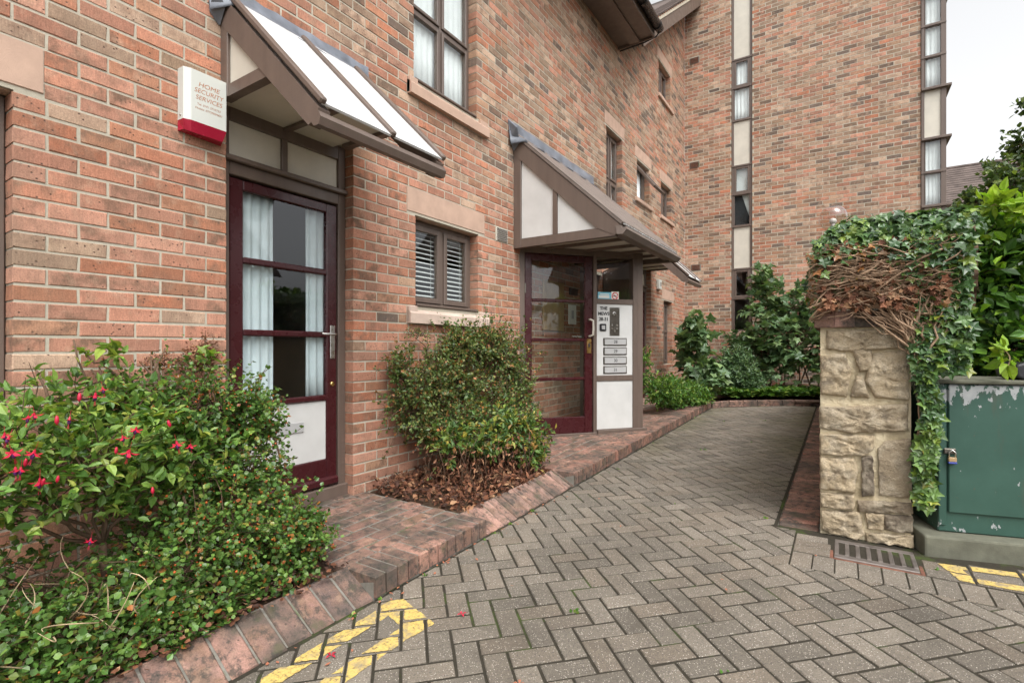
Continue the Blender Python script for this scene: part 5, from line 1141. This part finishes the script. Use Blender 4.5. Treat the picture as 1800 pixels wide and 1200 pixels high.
# fuchsia
t = thing('fuchsia_bush', (0.45,0.78,gz(0.8)+0.1), 'fuchsia bush with hanging red flowers in the near left bed', 'bush')
m = MB(); base = Vector((0.52,0.80,0.12))
LIMB = [((0.50,0.80,0.46),0.014), ((0.42,0.62,0.68),0.008), ((0.62,0.52,0.70),0.008), ((0.36,0.88,0.82),0.008), ((0.55,1.0,0.74),0.007), ((0.30,0.72,0.95),0.006), ((0.62,0.78,0.85),0.006), ((0.5,0.30,0.78),0.006)]
m.tube(wander(base, LIMB[0][0], 4, 0.012), [0.021,0.019,0.017,0.015,0.014], 8)
for p, r_ in LIMB[1:]: m.tube(wander(LIMB[0][0], p, 5, 0.018), [r_*1.2,r_*1.1,r_,r_*0.9,r_*0.75,r_*0.5], 6)
m.build('trunk', 'bark', t, smooth=True)
FB = [((0.60,0.62,0.66),(0.2,0.3,0.10),1.2), ((0.45,0.95,0.64),(0.2,0.2,0.10),1.0), ((0.42,0.62,0.88),(0.30,0.30,0.17),3), ((0.60,0.42,0.80),(0.22,0.26,0.15),2), ((0.40,0.92,0.86),(0.28,0.24,0.17),3), ((0.52,1.10,0.76),(0.20,0.20,0.14),2), ((0.25,0.75,1.02),(0.20,0.32,0.10),1.5), ((0.62,0.70,0.82),(0.2,0.26,0.13),2)]
PF = add_leaves('foliage', FB, 430, 10, 0.030, 0.060, T_lance(0.27), 'leaf_fuchsia_attr', t, parts=300, partmat='leaf_fuchsia_obj', jitter=0.03, upbias=0.9, wild=0.7)
def flower_mesh():
    m = MB(); 
    m.tube([(0,0,0),(0,0,-0.012)], [0.003,0.006], 6)
    for i in range(4):
        a = i*math.pi/2+0.3; c, s_ = math.cos(a), math.sin(a); o_ = Vector((-s_, c, 0))*0.007
        p0, p1, p2 = Vector((c*0.004,s_*0.004,-0.012)), Vector((c*0.018,s_*0.018,-0.018)), Vector((c*0.034,s_*0.034,-0.016))
        m.quad(p0-o_*0.5, p1-o_, p1+o_, p0+o_*0.5); m.bm.faces.new([m.bm.verts.new(q) for q in (p1-o_, p2, p1+o_)])
    m.tube([(0,0,-0.0),(0,0,0.03)], 0.0008, 3)
    for i in range(4): a = i*1.6; m.tube([(0,0,-0.03),(0.004*math.cos(a),0.004*math.sin(a),-0.055)], 0.0007, 3)
    o = m.build('flower', 'petal_red'); me = o.data; bpy.data.objects.remove(o)
    m = MB(); m.lathe((0,0,-0.034), [(0.003,0),(0.007,0.006),(0.007,0.014),(0.003,0.02)], 8); o = m.build('corolla', 'petal_purple'); me2 = o.data; bpy.data.objects.remove(o)
    m = MB(); m.lathe((0,0,-0.035), [(0.001,0),(0.0075,0.012),(0.006,0.026),(0.003,0.034)], 8); o = m.build('bud', 'petal_red', smooth=True); me3 = o.data; bpy.data.objects.remove(o)
    return me, me2, me3
FM = flower_mesh(); r = random.Random(12)
def uv_pt(px, py, depth):
    q = Vector((math.cos(TH), math.sin(TH), 0))*(px-900)/890+Vector((-math.sin(TH), math.cos(TH), 0))+Vector((0,0,1))*(612-py)/890
    return EYE+q*depth
FLOW = [(168,700),(50,740),(100,740),(123,742),(17,775),(46,815),(215,775),(228,800),(205,795),(62,800),(27,830),(78,850),(70,850),(310,785),(268,865),(160,955),(37,830),(103,845),(8,770),(180,690),(295,748),(335,790),(20,800),(140,700),(60,735),(240,760)]
FW, FR = Vector((-math.sin(TH), math.cos(TH), 0)), Vector((math.cos(TH), math.sin(TH), 0))
SC = [((Vector(p)-EYE).dot(FR), (Vector(p)-EYE).z, (Vector(p)-EYE).dot(FW)) for p in np.concatenate([PF, np.array([o_.location for o_ in t.children if o_.name.startswith('leaf')])])]
for i, (px, py) in enumerate(FLOW):
    # hang each flower just outside the leaves that grow there
    near = [Z for X, H, Z in SC if Z > 0.3 and abs(900+890*X/Z-px) < 22 and abs(612-890*H/Z-py) < 22]
    b = uv_pt(px, py-10, (min(near)-0.03) if near else 1.75); s_ = r.uniform(0.7,1.0); bud = i % 3 == 2
    o = bpy.data.objects.new('bud' if bud else 'flower', FM[2] if bud else FM[0]); link(o, t); o.location = b; o.rotation_euler = (r.uniform(-.3,.3), r.uniform(-.3,.3), r.uniform(0,6)); o.scale = (s_,)*3
    if not bud: c_ = bpy.data.objects.new('corolla', FM[1]); link(c_, o)
# cotoneaster over the bed and against the door
t = thing('cotoneaster_bush', (0.45,1.3,gz(1.3)+0.1), 'dense small leaved cotoneaster with orange berries in front of the curtained door', 'bush')
m = MB()
for a, b, r_ in (((0.62,1.50,0.2),(0.55,1.50,0.78),0.010), ((0.3,1.2,0.1),(0.16,1.12,1.18),0.02), ((0.25,1.3,0.1),(0.36,1.42,0.95),0.014), ((0.16,1.12,0.9),(0.10,1.38,1.16),0.011), ((0.5,1.1,0.1),(0.60,1.05,0.6),0.012), ((0.16,1.1,1.0),(0.10,0.86,1.22),0.009), ((0.2,0.9,0.5),(0.08,0.7,1.15),0.012)):
    m.tube(wander(a, b, 6, 0.02), [r_*(1-0.09*i) for i in range(7)], 6)
m.build('branches', 'bark', t, smooth=True)
CB = [((0.34,1.28,0.94),(0.25,0.25,0.20),3), ((0.18,1.05,0.95),(0.14,0.22,0.16),1.6), ((0.46,1.46,0.86),(0.17,0.13,0.17),2.2), ((0.46,1.34,0.62),(0.28,0.26,0.20),3), ((0.60,1.22,0.45),(0.30,0.28,0.20),3.5), ((0.70,1.42,0.36),(0.20,0.20,0.17),3.2), ((0.76,1.54,0.30),(0.12,0.12,0.12),1.6), ((0.22,1.2,0.75),(0.2,0.3,0.3),2), ((0.72,1.0,0.36),(0.22,0.24,0.16),2.2)]
PCo = add_leaves('foliage', CB, 1500, 13, 0.014, 0.027, T_round(0.46), 'leaf_cotoneaster', t, twigfrac=0.4, jitter=0.02, upbias=0.8, wild=0.8); berries(t, PCo, 1000, 0.0048)
CB2 = [((0.10,1.22,1.17),(0.09,0.20,0.06),1), ((0.08,1.38,1.22),(0.06,0.10,0.12),1.2)]
P, D, N, S, TW = twig_leaves(CB2, 70, 14, None, 0.010, 0.018); leaf_obj('dry_foliage', P, D, N, S, T_round(0.4), 'leaf_dead', t, 0.5+0.5*rng.random(len(P))); twig_mesh('twigs', TW, 'bark', t, 0.8, 0.002, 0.001)
P, D, N, S, TW = twig_leaves([((0.12,0.98,1.22),(0.07,0.12,0.03),1), ((0.12,1.32,1.19),(0.08,0.1,0.03),1)], 9, 7, None, 0.05, 0.085, upbias=1.4); leaf_obj('sprout', P, D, N, S, T_lance(0.24), 'leaf_fuchsia_attr', t, 0.5+0.4*rng.random(len(P)))
m = MB()
for i in range(16):
    y = random.uniform(0.7,1.15); a = Vector((random.uniform(0.08,0.25), y, random.uniform(0.85,0.95))); m.tube(wander(a, a+Vector((random.uniform(-.05,.05), random.uniform(-.12,.12), random.uniform(0.16,0.34))), 3, 0.012), [0.006,0.005,0.004,0.004], 5)
m.build('cut_stems', 'bark', t, smooth=True, kind='stuff')
# low cover along the near edging
t = thing('ground_cover', (0.7,0.6,gz(0.6)+0.1), 'low tangled small leaved cover and dry stalks along the near brick edging', 'plant')
GB = [((0.85,1.38,0.20),(0.09,0.22,0.08),1.3), ((0.88,0.95,0.18),(0.08,0.3,0.07),1.3), ((0.88,0.5,0.18),(0.08,0.3,0.07),1.3), ((0.72,0.62,0.30),(0.22,0.22,0.16),3), ((0.74,0.86,0.30),(0.2,0.2,0.15),2.5), ((0.66,0.38,0.32),(0.26,0.26,0.18),3), ((0.5,0.55,0.40),(0.3,0.4,0.2),3), ((0.70,0.15,0.34),(0.26,0.26,0.2),2), ((0.82,1.10,0.22),(0.13,0.25,0.09),1.6), ((0.84,0.75,0.2),(0.12,0.3,0.10),1.6), ((0.82,0.4,0.22),(0.13,0.3,0.1),1.6), ((0.40,1.0,0.42),(0.3,0.25,0.2),2.5)]
PG = add_leaves('foliage', GB, 850, 12, 0.015, 0.031, T_round(0.46), 'leaf_cotoneaster', t, twigfrac=0.5, jitter=0.025, upbias=0.9); berries(t, PG, 120, 0.004)
m = MB(); r = random.Random(21)
for i in range(55):
    a = Vector((r.uniform(0.6,0.92), r.uniform(0.1,0.85), r.uniform(0.14,0.36))); b = a+Vector((r.uniform(-.12,.14), r.uniform(-.16,.16), r.uniform(-.02,.2))); m.tube(bend(a, b, 6, 0.05), [0.0025,0.0023,0.0021,0.0019,0.0016,0.0012,0.0008], 4)
m.build('dry_stalks', 'dry_stem', t, smooth=True, kind='stuff')
P = np.column_stack([0.96-0.4*rng.random(700)**1.6, rng.uniform(0.1,1.63,700), np.full(700,0.0)]); P[:, 2] = SLOPE*P[:, 1]+0.115+0.05*rng.random(700)
leaf_obj('dead_leaves', P, unit(700)*np.array([1,1,0.4]), np.array([0,0,1])+unit(700)*0.6, 0.012+0.022*rng.random(700), T_round(0.4), 'leaf_dead', t)
# shrub below the blind window: small leaved top, broad leaved skirt, litter
t = thing('pyracantha_bush', (0.25,3.4,gz(3.4)+0.1), 'wall trained small leaved evergreen below the window with blinds', 'bush')
m = MB()
for a, b, r_ in (((0.2,3.05,0.15),(0.16,2.95,0.95),0.016), ((0.25,3.65,0.15),(0.12,3.45,1.2),0.018), ((0.25,3.9,0.15),(0.2,4.05,1.1),0.018), ((0.12,3.45,0.9),(0.08,3.0,1.32),0.008), ((0.18,2.95,0.8),(0.1,2.75,1.12),0.009), ((0.2,4.0,0.8),(0.3,3.8,0.9),0.01)):
    m.tube(wander(a, b, 6, 0.025), [r_*(1-0.1*i) for i in range(7)], 6)
m.build('branches', 'bark', t, smooth=True)
PB_ = [((0.20,2.86,0.84),(0.16,0.20,0.26),2.6), ((0.14,2.78,1.08),(0.10,0.12,0.14),0.8), ((0.20,3.12,0.92),(0.16,0.20,0.22),2.4), ((0.15,3.50,1.26),(0.14,0.28,0.15),2.8), ((0.17,3.85,1.26),(0.16,0.28,0.16),3.2), ((0.22,4.12,1.10),(0.17,0.24,0.26),3.2), ((0.30,4.20,0.80),(0.16,0.22,0.28),2.6), ((0.28,3.25,0.62),(0.2,0.36,0.2),2.6), ((0.32,3.9,0.64),(0.18,0.2,0.26),2.2), ((0.16,3.42,1.0),(0.13,0.26,0.22),2.2), ((0.18,3.62,0.86),(0.14,0.24,0.22),1.8), ((0.2,3.0,0.62),(0.16,0.2,0.16),1.4)]
PP = add_leaves('foliage', PB_, 1750, 15, 0.016, 0.034, T_round(0.36), 'leaf_pyracantha', t, twigfrac=0.7, jitter=0.02, upbias=0.6, wild=1.3); berries(t, PP, 420, 0.005)
P, D, N, S, TW = twig_leaves([((0.10,3.02,1.36),(0.04,0.22,0.05),1), ((0.1,3.12,1.2),(0.03,0.05,0.22),1)], 30, 12, None, 0.010, 0.018); leaf_obj('sprays', P, D, N, S, T_round(0.36), 'leaf_pyracantha', t); twig_mesh('twigs', TW, 'bark', t, 1.0, 0.003, 0.001)
t = thing('hypericum_bush', (0.6,3.4,gz(3.4)+0.1), 'yellowing broad leaved low shrub at the front of the bed by the porch', 'bush')
HB = [((0.42,3.05,0.52),(0.2,0.2,0.14),2), ((0.55,3.30,0.50),(0.2,0.22,0.16),2.5), ((0.62,3.58,0.50),(0.2,0.22,0.17),2.6), ((0.66,3.82,0.48),(0.2,0.18,0.2),2.4), ((0.72,3.72,0.34),(0.16,0.18,0.12),1.6), ((0.40,3.55,0.66),(0.2,0.3,0.14),1.5)]
add_leaves('foliage', HB, 330, 11, 0.034, 0.066, T_lance(0.25), 'leaf_hypericum', t, 'bark', 0.8, jitter=0.03, upbias=1.0, wild=0.6)
m = MB(); r = random.Random(33)
for i in range(90):
    a = Vector((r.uniform(0.25,0.82), r.uniform(2.85,3.9), 0.17)); m.tube(wander(a, a+Vector((r.uniform(-.1,.12), r.uniform(-.12,.12), r.uniform(0.15,0.42))), 3, 0.012), [0.003,0.0026,0.0022,0.0014], 4)
m.build('stems', 'bark', t, smooth=True, kind='stuff')
n = 900; P = np.column_stack([rng.uniform(0.3,0.85,n), rng.uniform(2.75,3.95,n), np.zeros(n)]); P[:, 2] = SLOPE*P[:, 1]+0.14+0.30*rng.random(n)**1.5
leaf_obj('withered_leaves', P, unit(n)*np.array([0.6,0.6,1])+np.array([0,0,-0.5]), unit(n), 0.02+0.03*rng.random(n), T_lance(0.22), 'leaf_dead', t, 0.3+0.7*rng.random(n))
n = 2300; P = np.column_stack([rng.uniform(0.04,0.92,n), rng.uniform(2.58,3.78,n), np.zeros(n)]); P[:, 2] = SLOPE*P[:, 1]+0.10+0.10*rng.random(n)*np.clip(1.15-P[:, 0],0.2,1)
o = leaf_obj('leaf_litter', P, unit(n)*np.array([1,1,0.6]), np.array([0,0,0.7])+unit(n)*0.8, 0.022+0.032*rng.random(n), T_lance(0.3), 'leaf_dead', None); tag(o, 'reddish brown dead leaves heaped in the bed below the blind window', 'leaves')
# sprays that lean over the steps
# beyond the porch
t = thing('low_shrub', (0.8,8.0,gz(8)+0.1), 'low green shrub spilling over the step just beyond the porch', 'bush')
add_leaves('foliage', [((0.78,7.35,0.62),(0.3,0.35,0.3),2), ((0.80,7.9,0.55),(0.32,0.4,0.28),2.5), ((0.95,8.5,0.48),(0.3,0.4,0.22),2), ((0.55,7.1,1.0),(0.2,0.2,0.3),1)], 420, 12, 0.04, 0.07, T_lance(0.24), 'leaf_cover', t, twigfrac=0.2, jitter=0.04, upbias=0.9)
t = thing('viburnum_bush', (0.9,9.9,gz(9.9)+0.1), 'upright dark green lobed leaf shrub near the inner wall corner', 'bush')
add_leaves('foliage', [((0.72,9.6,1.5),(0.26,0.3,0.34),2), ((0.7,9.7,0.95),(0.35,0.4,0.4),2.4), ((0.95,9.5,0.6),(0.35,0.4,0.25),1.5)], 90, 6, 0.13, 0.22, T_ivy, 'leaf_far', t, twigfrac=0.7, wild=0.5, jitter=0.06, upbias=0.9)
t = thing('dark_shrub', (1.3,10.2,gz(10)+0.1), 'dark glossy fine leaved shrub in the corner bed', 'bush')
add_leaves('foliage', [((1.30,10.3,0.95),(0.36,0.35,0.36),2), ((1.45,10.15,0.65),(0.4,0.35,0.3),2)], 420, 12, 0.05, 0.085, T_lance(0.2), 'leaf_far', t, twigfrac=0.2, jitter=0.05, rskew=1.8)
t = thing('maple_leaved_shrub', (2.0,10.8,gz(10.8)+0.1), 'big shrub with maple shaped leaves in front of the tall block', 'bush')
add_leaves('foliage', [((1.3,10.9,1.2),(0.35,0.3,0.5),1.2), ((1.75,10.8,1.35),(0.5,0.4,0.7),3), ((2.2,10.7,1.5),(0.5,0.4,0.75),3), ((1.75,10.9,2.15),(0.35,0.3,0.45),1.6), ((2.3,10.8,2.05),(0.45,0.3,0.4),1.5), ((2.7,10.7,1.3),(0.4,0.4,0.7),2), ((1.7,10.9,2.5),(0.2,0.2,0.3),0.6)], 300, 8, 0.09, 0.17, T_ivy, 'leaf_far', t, twigfrac=0.8, jitter=0.10, upbias=1.5, r0=0.006, wild=1.0)
m = MB()
for i in range(9): a = Vector((random.uniform(1.5,2.6), 10.8, 0.3)); m.tube(wander(a, a+Vector((random.uniform(-.3,.3),0,random.uniform(1,1.6))), 4, 0.04), [0.016,0.014,0.012,0.01,0.006], 5)
m.build('stems', 'bark', t, kind='stuff')
n = 2600; x = rng.uniform(1.15,3.0,n); y = 9.45+0.58*(x-1.15)+rng.random(n)*0.8; P = np.column_stack([x, y, SLOPE*y+0.14+0.13*rng.random(n)])
o = leaf_obj('bed_cover', P, unit(n)*np.array([1,1,0.2]), np.array([0,0,1])+unit(n)*0.45, 0.05+0.05*rng.random(n), T_ivy, 'leaf_cover', None); tag(o, 'bright green ground cover carpet along the far bed edging', 'plant')
# ivy on the boundary wall: leafy crown, brown tangle of bared stems, trailing curtain on the right
t = thing('ivy', (3.2,3.75,1.45), 'ivy sprawling over the stone pillar with a bared tangle of brown stems', 'ivy')
def ivy_shell(n, x0, x1, z0, z1, bulge, y0, dens):
    x = rng.uniform(x0, x1, n); z = rng.uniform(z0, z1, n); keep = rng.random(n) < dens(x, z); x, z = x[keep], z[keep]
    uu = (z-z0)/(z1-z0); y = y0-bulge*np.sin(np.pi*np.clip(uu*0.85+0.1,0,1))+rng.normal(size=len(x))*0.025; return np.column_stack([x, y, z])
Pi = [ivy_shell(3300, 2.83, 3.54, 1.52, 2.02, 0.16, 3.74, lambda x, z: (z < 1.88+np.clip((x-2.83)/0.16,0,1)*0.16)*np.clip(0.20+np.clip((z-1.74)/0.10,0,1)*0.9+np.clip((x-3.17)/0.12,0,1)*0.85, 0, 1))]
x = rng.uniform(2.84,3.62,1500); y = rng.uniform(3.62,5.6,1500); Pi.append(np.column_stack([x, y, 1.955+0.03*rng.normal(size=1500)-0.9*np.clip(2.97-x,0,1)]))
x = rng.uniform(3.30,3.54,700); z = rng.uniform(1.08,1.62,700); Pi.append(np.column_stack([x, 3.66-0.06*rng.random(700)+0.25*np.clip(1.15-z,0,1), z])[(z > 1.10+0.5*np.clip(x-3.42,0,1)*0.3)])
z = rng.uniform(0.36,1.25,620); Pi.append(np.column_stack([3.335+0.065*rng.random(620)+0.02*np.sin(z*9), 3.66-0.05*rng.random(620), z]))
y = rng.uniform(3.7,8.5,900); Pi.append(np.column_stack([2.83-0.05*rng.random(900), y, rng.uniform(1.55,1.86,900)]))
P = np.concatenate(Pi); n = len(P); outw = np.column_stack([rng.normal(size=n)*0.35, -0.75+rng.normal(size=n)*0.35, 0.5+rng.normal(size=n)*0.35]); outw[P[:, 2] > 1.97] = outw[P[:, 2] > 1.97]*np.array([1,0.4,1])+np.array([0,0,0.7])
D = np.column_stack([rng.normal(size=n)*0.6, -0.35+rng.normal(size=n)*0.3, -0.7+rng.normal(size=n)*0.5]); S = 0.030+0.034*rng.random(n)**1.3; S[P[:, 0] > 3.33] *= 1.1
R = rng.random(n)*0.93; lo = P[:, 2] < 0.85; R[lo] = 0.5+0.5*rng.random(lo.sum())*0.9; br = (P[:, 0] < 3.2) & (P[:, 2] < 1.85); R[br] = np.where(rng.random(br.sum()) < 0.35, 0.95+0.05*rng.random(br.sum()), R[br])
mk = leaf_parts('leaf', P, D, outw, S, T_ivy, 'leaf_ivy_obj', t, R, 300); leaf_obj('foliage', P[mk], D[mk], outw[mk], S[mk], T_ivy, 'leaf_ivy_attr', t, R[mk])
m = MB(); r = random.Random(41)
for i in range(560):
    x = r.uniform(2.84,3.42); z = r.uniform(1.46,1.79)-0.1*max(0, 2.95-x); y = 3.70-0.13*math.sin(math.pi*min(1,max(0,(z-1.42)/0.6)))-r.uniform(0,0.03)
    ang = r.gauss(0.1,0.45); L = r.uniform(0.10,0.34); d_ = Vector((math.cos(ang), r.uniform(-.12,.12), math.sin(ang)*0.75))*L*r.choice((-1,1)); a = Vector((x,y,z)); b = a+d_; b.x = min(max(b.x,2.80),3.5); b.z = min(max(b.z,1.40),1.84)
    rr = r.choice((0.0010,0.0013,0.0018,0.0026,0.0036,0.006)); m.tube([v+Vector((r.gauss(0,.003), r.gauss(0,.003), r.gauss(0,.003))) for v in bend(a, b, 7, 0.035)], [rr,rr,rr,rr*0.95,rr*0.9,rr*0.8,rr*0.65,rr*0.4], 5, False)
for i in range(120):                                   # stems gathering towards the right corner and running down it
    a = Vector((3.34+r.gauss(0,0.03), 3.66-r.uniform(0,0.05), r.uniform(1.15,1.42))); b = Vector((r.uniform(3.0,3.5), 3.60, r.uniform(1.42,1.75))); rr = r.choice((0.003,0.0045,0.006)); m.tube(wander(a, b, 5, 0.018), [rr*1.2,rr*1.1,rr,rr*0.85,rr*0.7,rr*0.5], 5, False)
for i in range(22):
    a = Vector((3.335+r.uniform(0,0.03), 3.665, r.uniform(0.5,1.3))); m.tube(wander(a, a+Vector((r.uniform(-.02,.03), r.uniform(-.02,.01), r.uniform(0.1,0.35))), 4, 0.012), [0.005,0.005,0.004,0.003,0.002], 5, False)
m.build('bare_stems', 'ivy_stem', t, smooth=True, kind='stuff')
n = 700; P = np.column_stack([rng.uniform(2.85,3.45,n), 3.64-0.10*rng.random(n), rng.uniform(1.46,1.84,n)])
leaf_obj('dead_leaves', P, unit(n), np.array([0,-1,0.3])+unit(n)*0.6, 0.022+0.028*rng.random(n), T_ivy, 'leaf_dead', t, 0.4+0.6*rng.random(n))
# dark backing sheet standing in for the shade deep inside the ivy tangle
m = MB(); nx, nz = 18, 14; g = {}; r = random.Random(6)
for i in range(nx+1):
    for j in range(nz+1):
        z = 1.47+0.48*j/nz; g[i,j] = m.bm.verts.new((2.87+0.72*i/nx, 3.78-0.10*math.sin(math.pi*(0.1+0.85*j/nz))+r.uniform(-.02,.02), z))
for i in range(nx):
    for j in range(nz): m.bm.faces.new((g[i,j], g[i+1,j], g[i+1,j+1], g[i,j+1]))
m.build('ivy_shade_backing', 'bark', t)
# laurel hedge behind the cabinet
t = thing('laurel_hedge', (4.3,4.5,0.2), 'laurel hedge with bright new shoots behind the green cabinet', 'hedge')
LB = [((3.72,4.45,1.72),(0.26,0.3,0.40),3), ((3.98,4.55,1.80),(0.3,0.3,0.36),3), ((3.85,4.45,1.28),(0.4,0.25,0.28),2.6), ((4.3,4.7,1.7),(0.4,0.4,0.5),2), ((3.66,4.6,1.98),(0.26,0.4,0.14),2), ((3.45,5.3,2.02),(0.4,0.6,0.16),1.5)]
add_leaves('foliage', LB, 640, 9, 0.055, 0.10, T_lance(0.30), 'leaf_laurel_attr', t, twigfrac=0.5, jitter=0.06, upbias=0.6, rskew=1.5, r0=0.006)
P, D, N, S, TW = twig_leaves([((3.80,4.22,2.12),(0.12,0.10,0.08),2), ((3.92,4.25,2.10),(0.10,0.08,0.09),2), ((3.60,4.2,2.02),(0.12,0.08,0.06),1), ((3.70,3.66,1.20),(0.07,0.05,0.07),1)], 22, 7, None, 0.06, 0.105, upbias=0.4); R = 0.88+0.12*rng.random(len(P))
leaf_parts('shoot_leaf', P, D, N, S, T_lance(0.30), 'leaf_laurel_obj', t, R, 300); twig_mesh('twigs', TW, 'dry_stem', t, 1.0, 0.004, 0.002)
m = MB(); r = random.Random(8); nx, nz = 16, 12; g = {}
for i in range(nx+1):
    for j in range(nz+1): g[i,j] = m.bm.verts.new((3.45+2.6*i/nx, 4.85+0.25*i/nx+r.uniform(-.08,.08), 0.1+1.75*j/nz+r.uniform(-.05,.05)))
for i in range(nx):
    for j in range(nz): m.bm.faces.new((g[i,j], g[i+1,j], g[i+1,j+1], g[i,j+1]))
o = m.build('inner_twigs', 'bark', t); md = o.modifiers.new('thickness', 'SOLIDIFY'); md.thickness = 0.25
# trees to the right
def tree(name, label, base, blobs, ntwig, nleaf, s0, s1, trunk_top, **kw):
    t = thing(name, base, label, 'tree', None); m = MB(); m.tube(wander(base, trunk_top, 6, 0.08), [0.16,0.14,0.12,0.1,0.08,0.06,0.04], 8)
    for c, r_, w_ in blobs: m.tube(wander(Vector(base).lerp(Vector(trunk_top), random.uniform(0.5,0.9)), c, 5, 0.08), [0.05,0.045,0.04,0.03,0.022,0.012], 6)
    m.build('trunk', 'bark', t, smooth=True); add_leaves('crown', blobs, ntwig, nleaf, s0, s1, T_round(0.36), 'leaf_tree', t, twigfrac=0.6, r0=0.012, **kw); return t
tree('garden_tree', 'loose crowned tree rising over the hedge at the right edge', (7.3,19.6,0.3), [((7.6,19.8,8.2),(0.5,0.6,0.5),1), ((7.3,19.6,7.0),(0.6,0.7,0.35),1.3), ((6.9,19.3,6.3),(0.6,0.6,0.3),1.0), ((7.7,19.8,6.2),(0.7,0.8,0.6),2), ((6.7,19.2,5.6),(0.7,0.7,0.35),1.5), ((7.4,19.6,5.3),(0.8,0.8,0.7),2.5), ((8.0,20,7.3),(0.5,0.6,0.8),1.5), ((6.3,19.0,4.9),(0.8,0.7,0.4),2), ((7.0,19.3,4.5),(1.0,0.8,0.6),3)], 300, 11, 0.11, 0.20, (7.6,19.8,7.6), jitter=0.12, wild=0.5)
tree('garden_tree', 'broad green tree crown low behind the corner bay window', (5.9,15.6,0.3), [((5.5,15.3,4.45),(0.5,0.6,0.3),1.5), ((6.0,15.6,4.9),(0.6,0.6,0.4),2), ((5.4,15.2,3.8),(0.7,0.6,0.4),2), ((6.3,15.7,4.2),(0.7,0.6,0.5),2)], 200, 14, 0.09, 0.16, (6.0,15.5,4.4), jitter=0.1)
# fallen petals and leaf scraps on the paving
r = random.Random(77)
m = MB()
for i in range(70):
    y = r.uniform(0.9,3.6); x = 1.13+abs(r.gauss(0,0.03)) if r.random() < 0.75 else r.uniform(1.2,3.6); s_ = r.uniform(0.006,0.016); a = r.uniform(0,6.28); z = gz(y)+0.006
    m.bm.faces.new([m.bm.verts.new((x+s_*math.cos(a+j*1.57)*(1 if j%2 else 0.45), y+s_*math.sin(a+j*1.57)*(1 if j%2 else 0.45), z+r.uniform(0,0.005))) for j in range(4)])
o = m.build('leaf_scraps', 'terracotta', kind='stuff'); tag(o, 'small dry leaf scraps scattered along the edge of the paving', 'leaves')
for i, (x, y) in enumerate(((1.30,1.27),(1.55,1.77),(2.01,1.52))):
    m = MB()
    for j in range(4): a = j*1.57+i; m.quad((x,y,gz(y)+0.006), (x+0.014*math.cos(a-.4),y+0.014*math.sin(a-.4),gz(y)+0.012), (x+0.026*math.cos(a),y+0.026*math.sin(a),gz(y)+0.007), (x+0.014*math.cos(a+.4),y+0.014*math.sin(a+.4),gz(y)+0.012))
    o = m.build('fallen_flower', 'petal_red' if i < 2 else 'terracotta'); tag(o, ('red fuchsia flower fallen beside the brick edging','red petal fallen on the paving near the yellow bar','small orange leaf lying on the grey paving')[i], 'petal')

# weeds in the joints
t = thing('joint_weeds', (1.6,3.0,gz(3)), 'tiny green weeds sprouting from the joints of the paving', 'weeds'); r = random.Random(101); PW = []
for i in range(60):
    poly, yy = PAVED[r.randrange(len(PAVED))]; a, b = poly[0], poly[1]; q = r.random(); x, y = a[0]+(b[0]-a[0])*q, a[1]+(b[1]-a[1])*q
    if y < 0.8 or y > 9: continue
    if r.random() < 0.5: x = 1.12+abs(r.gauss(0,0.02))
    for j in range(r.randrange(3,8)): PW.append((x+r.gauss(0,.008), y+r.gauss(0,.008), gz(y)))
P = np.array(PW); n = len(P); leaf_obj('sprouts', P, unit(n)*0.7+np.array([0,0,0.6]), unit(n)+np.array([0,0,0.5]), 0.008+0.014*rng.random(n), T_round(0.36), 'leaf_cover', t)
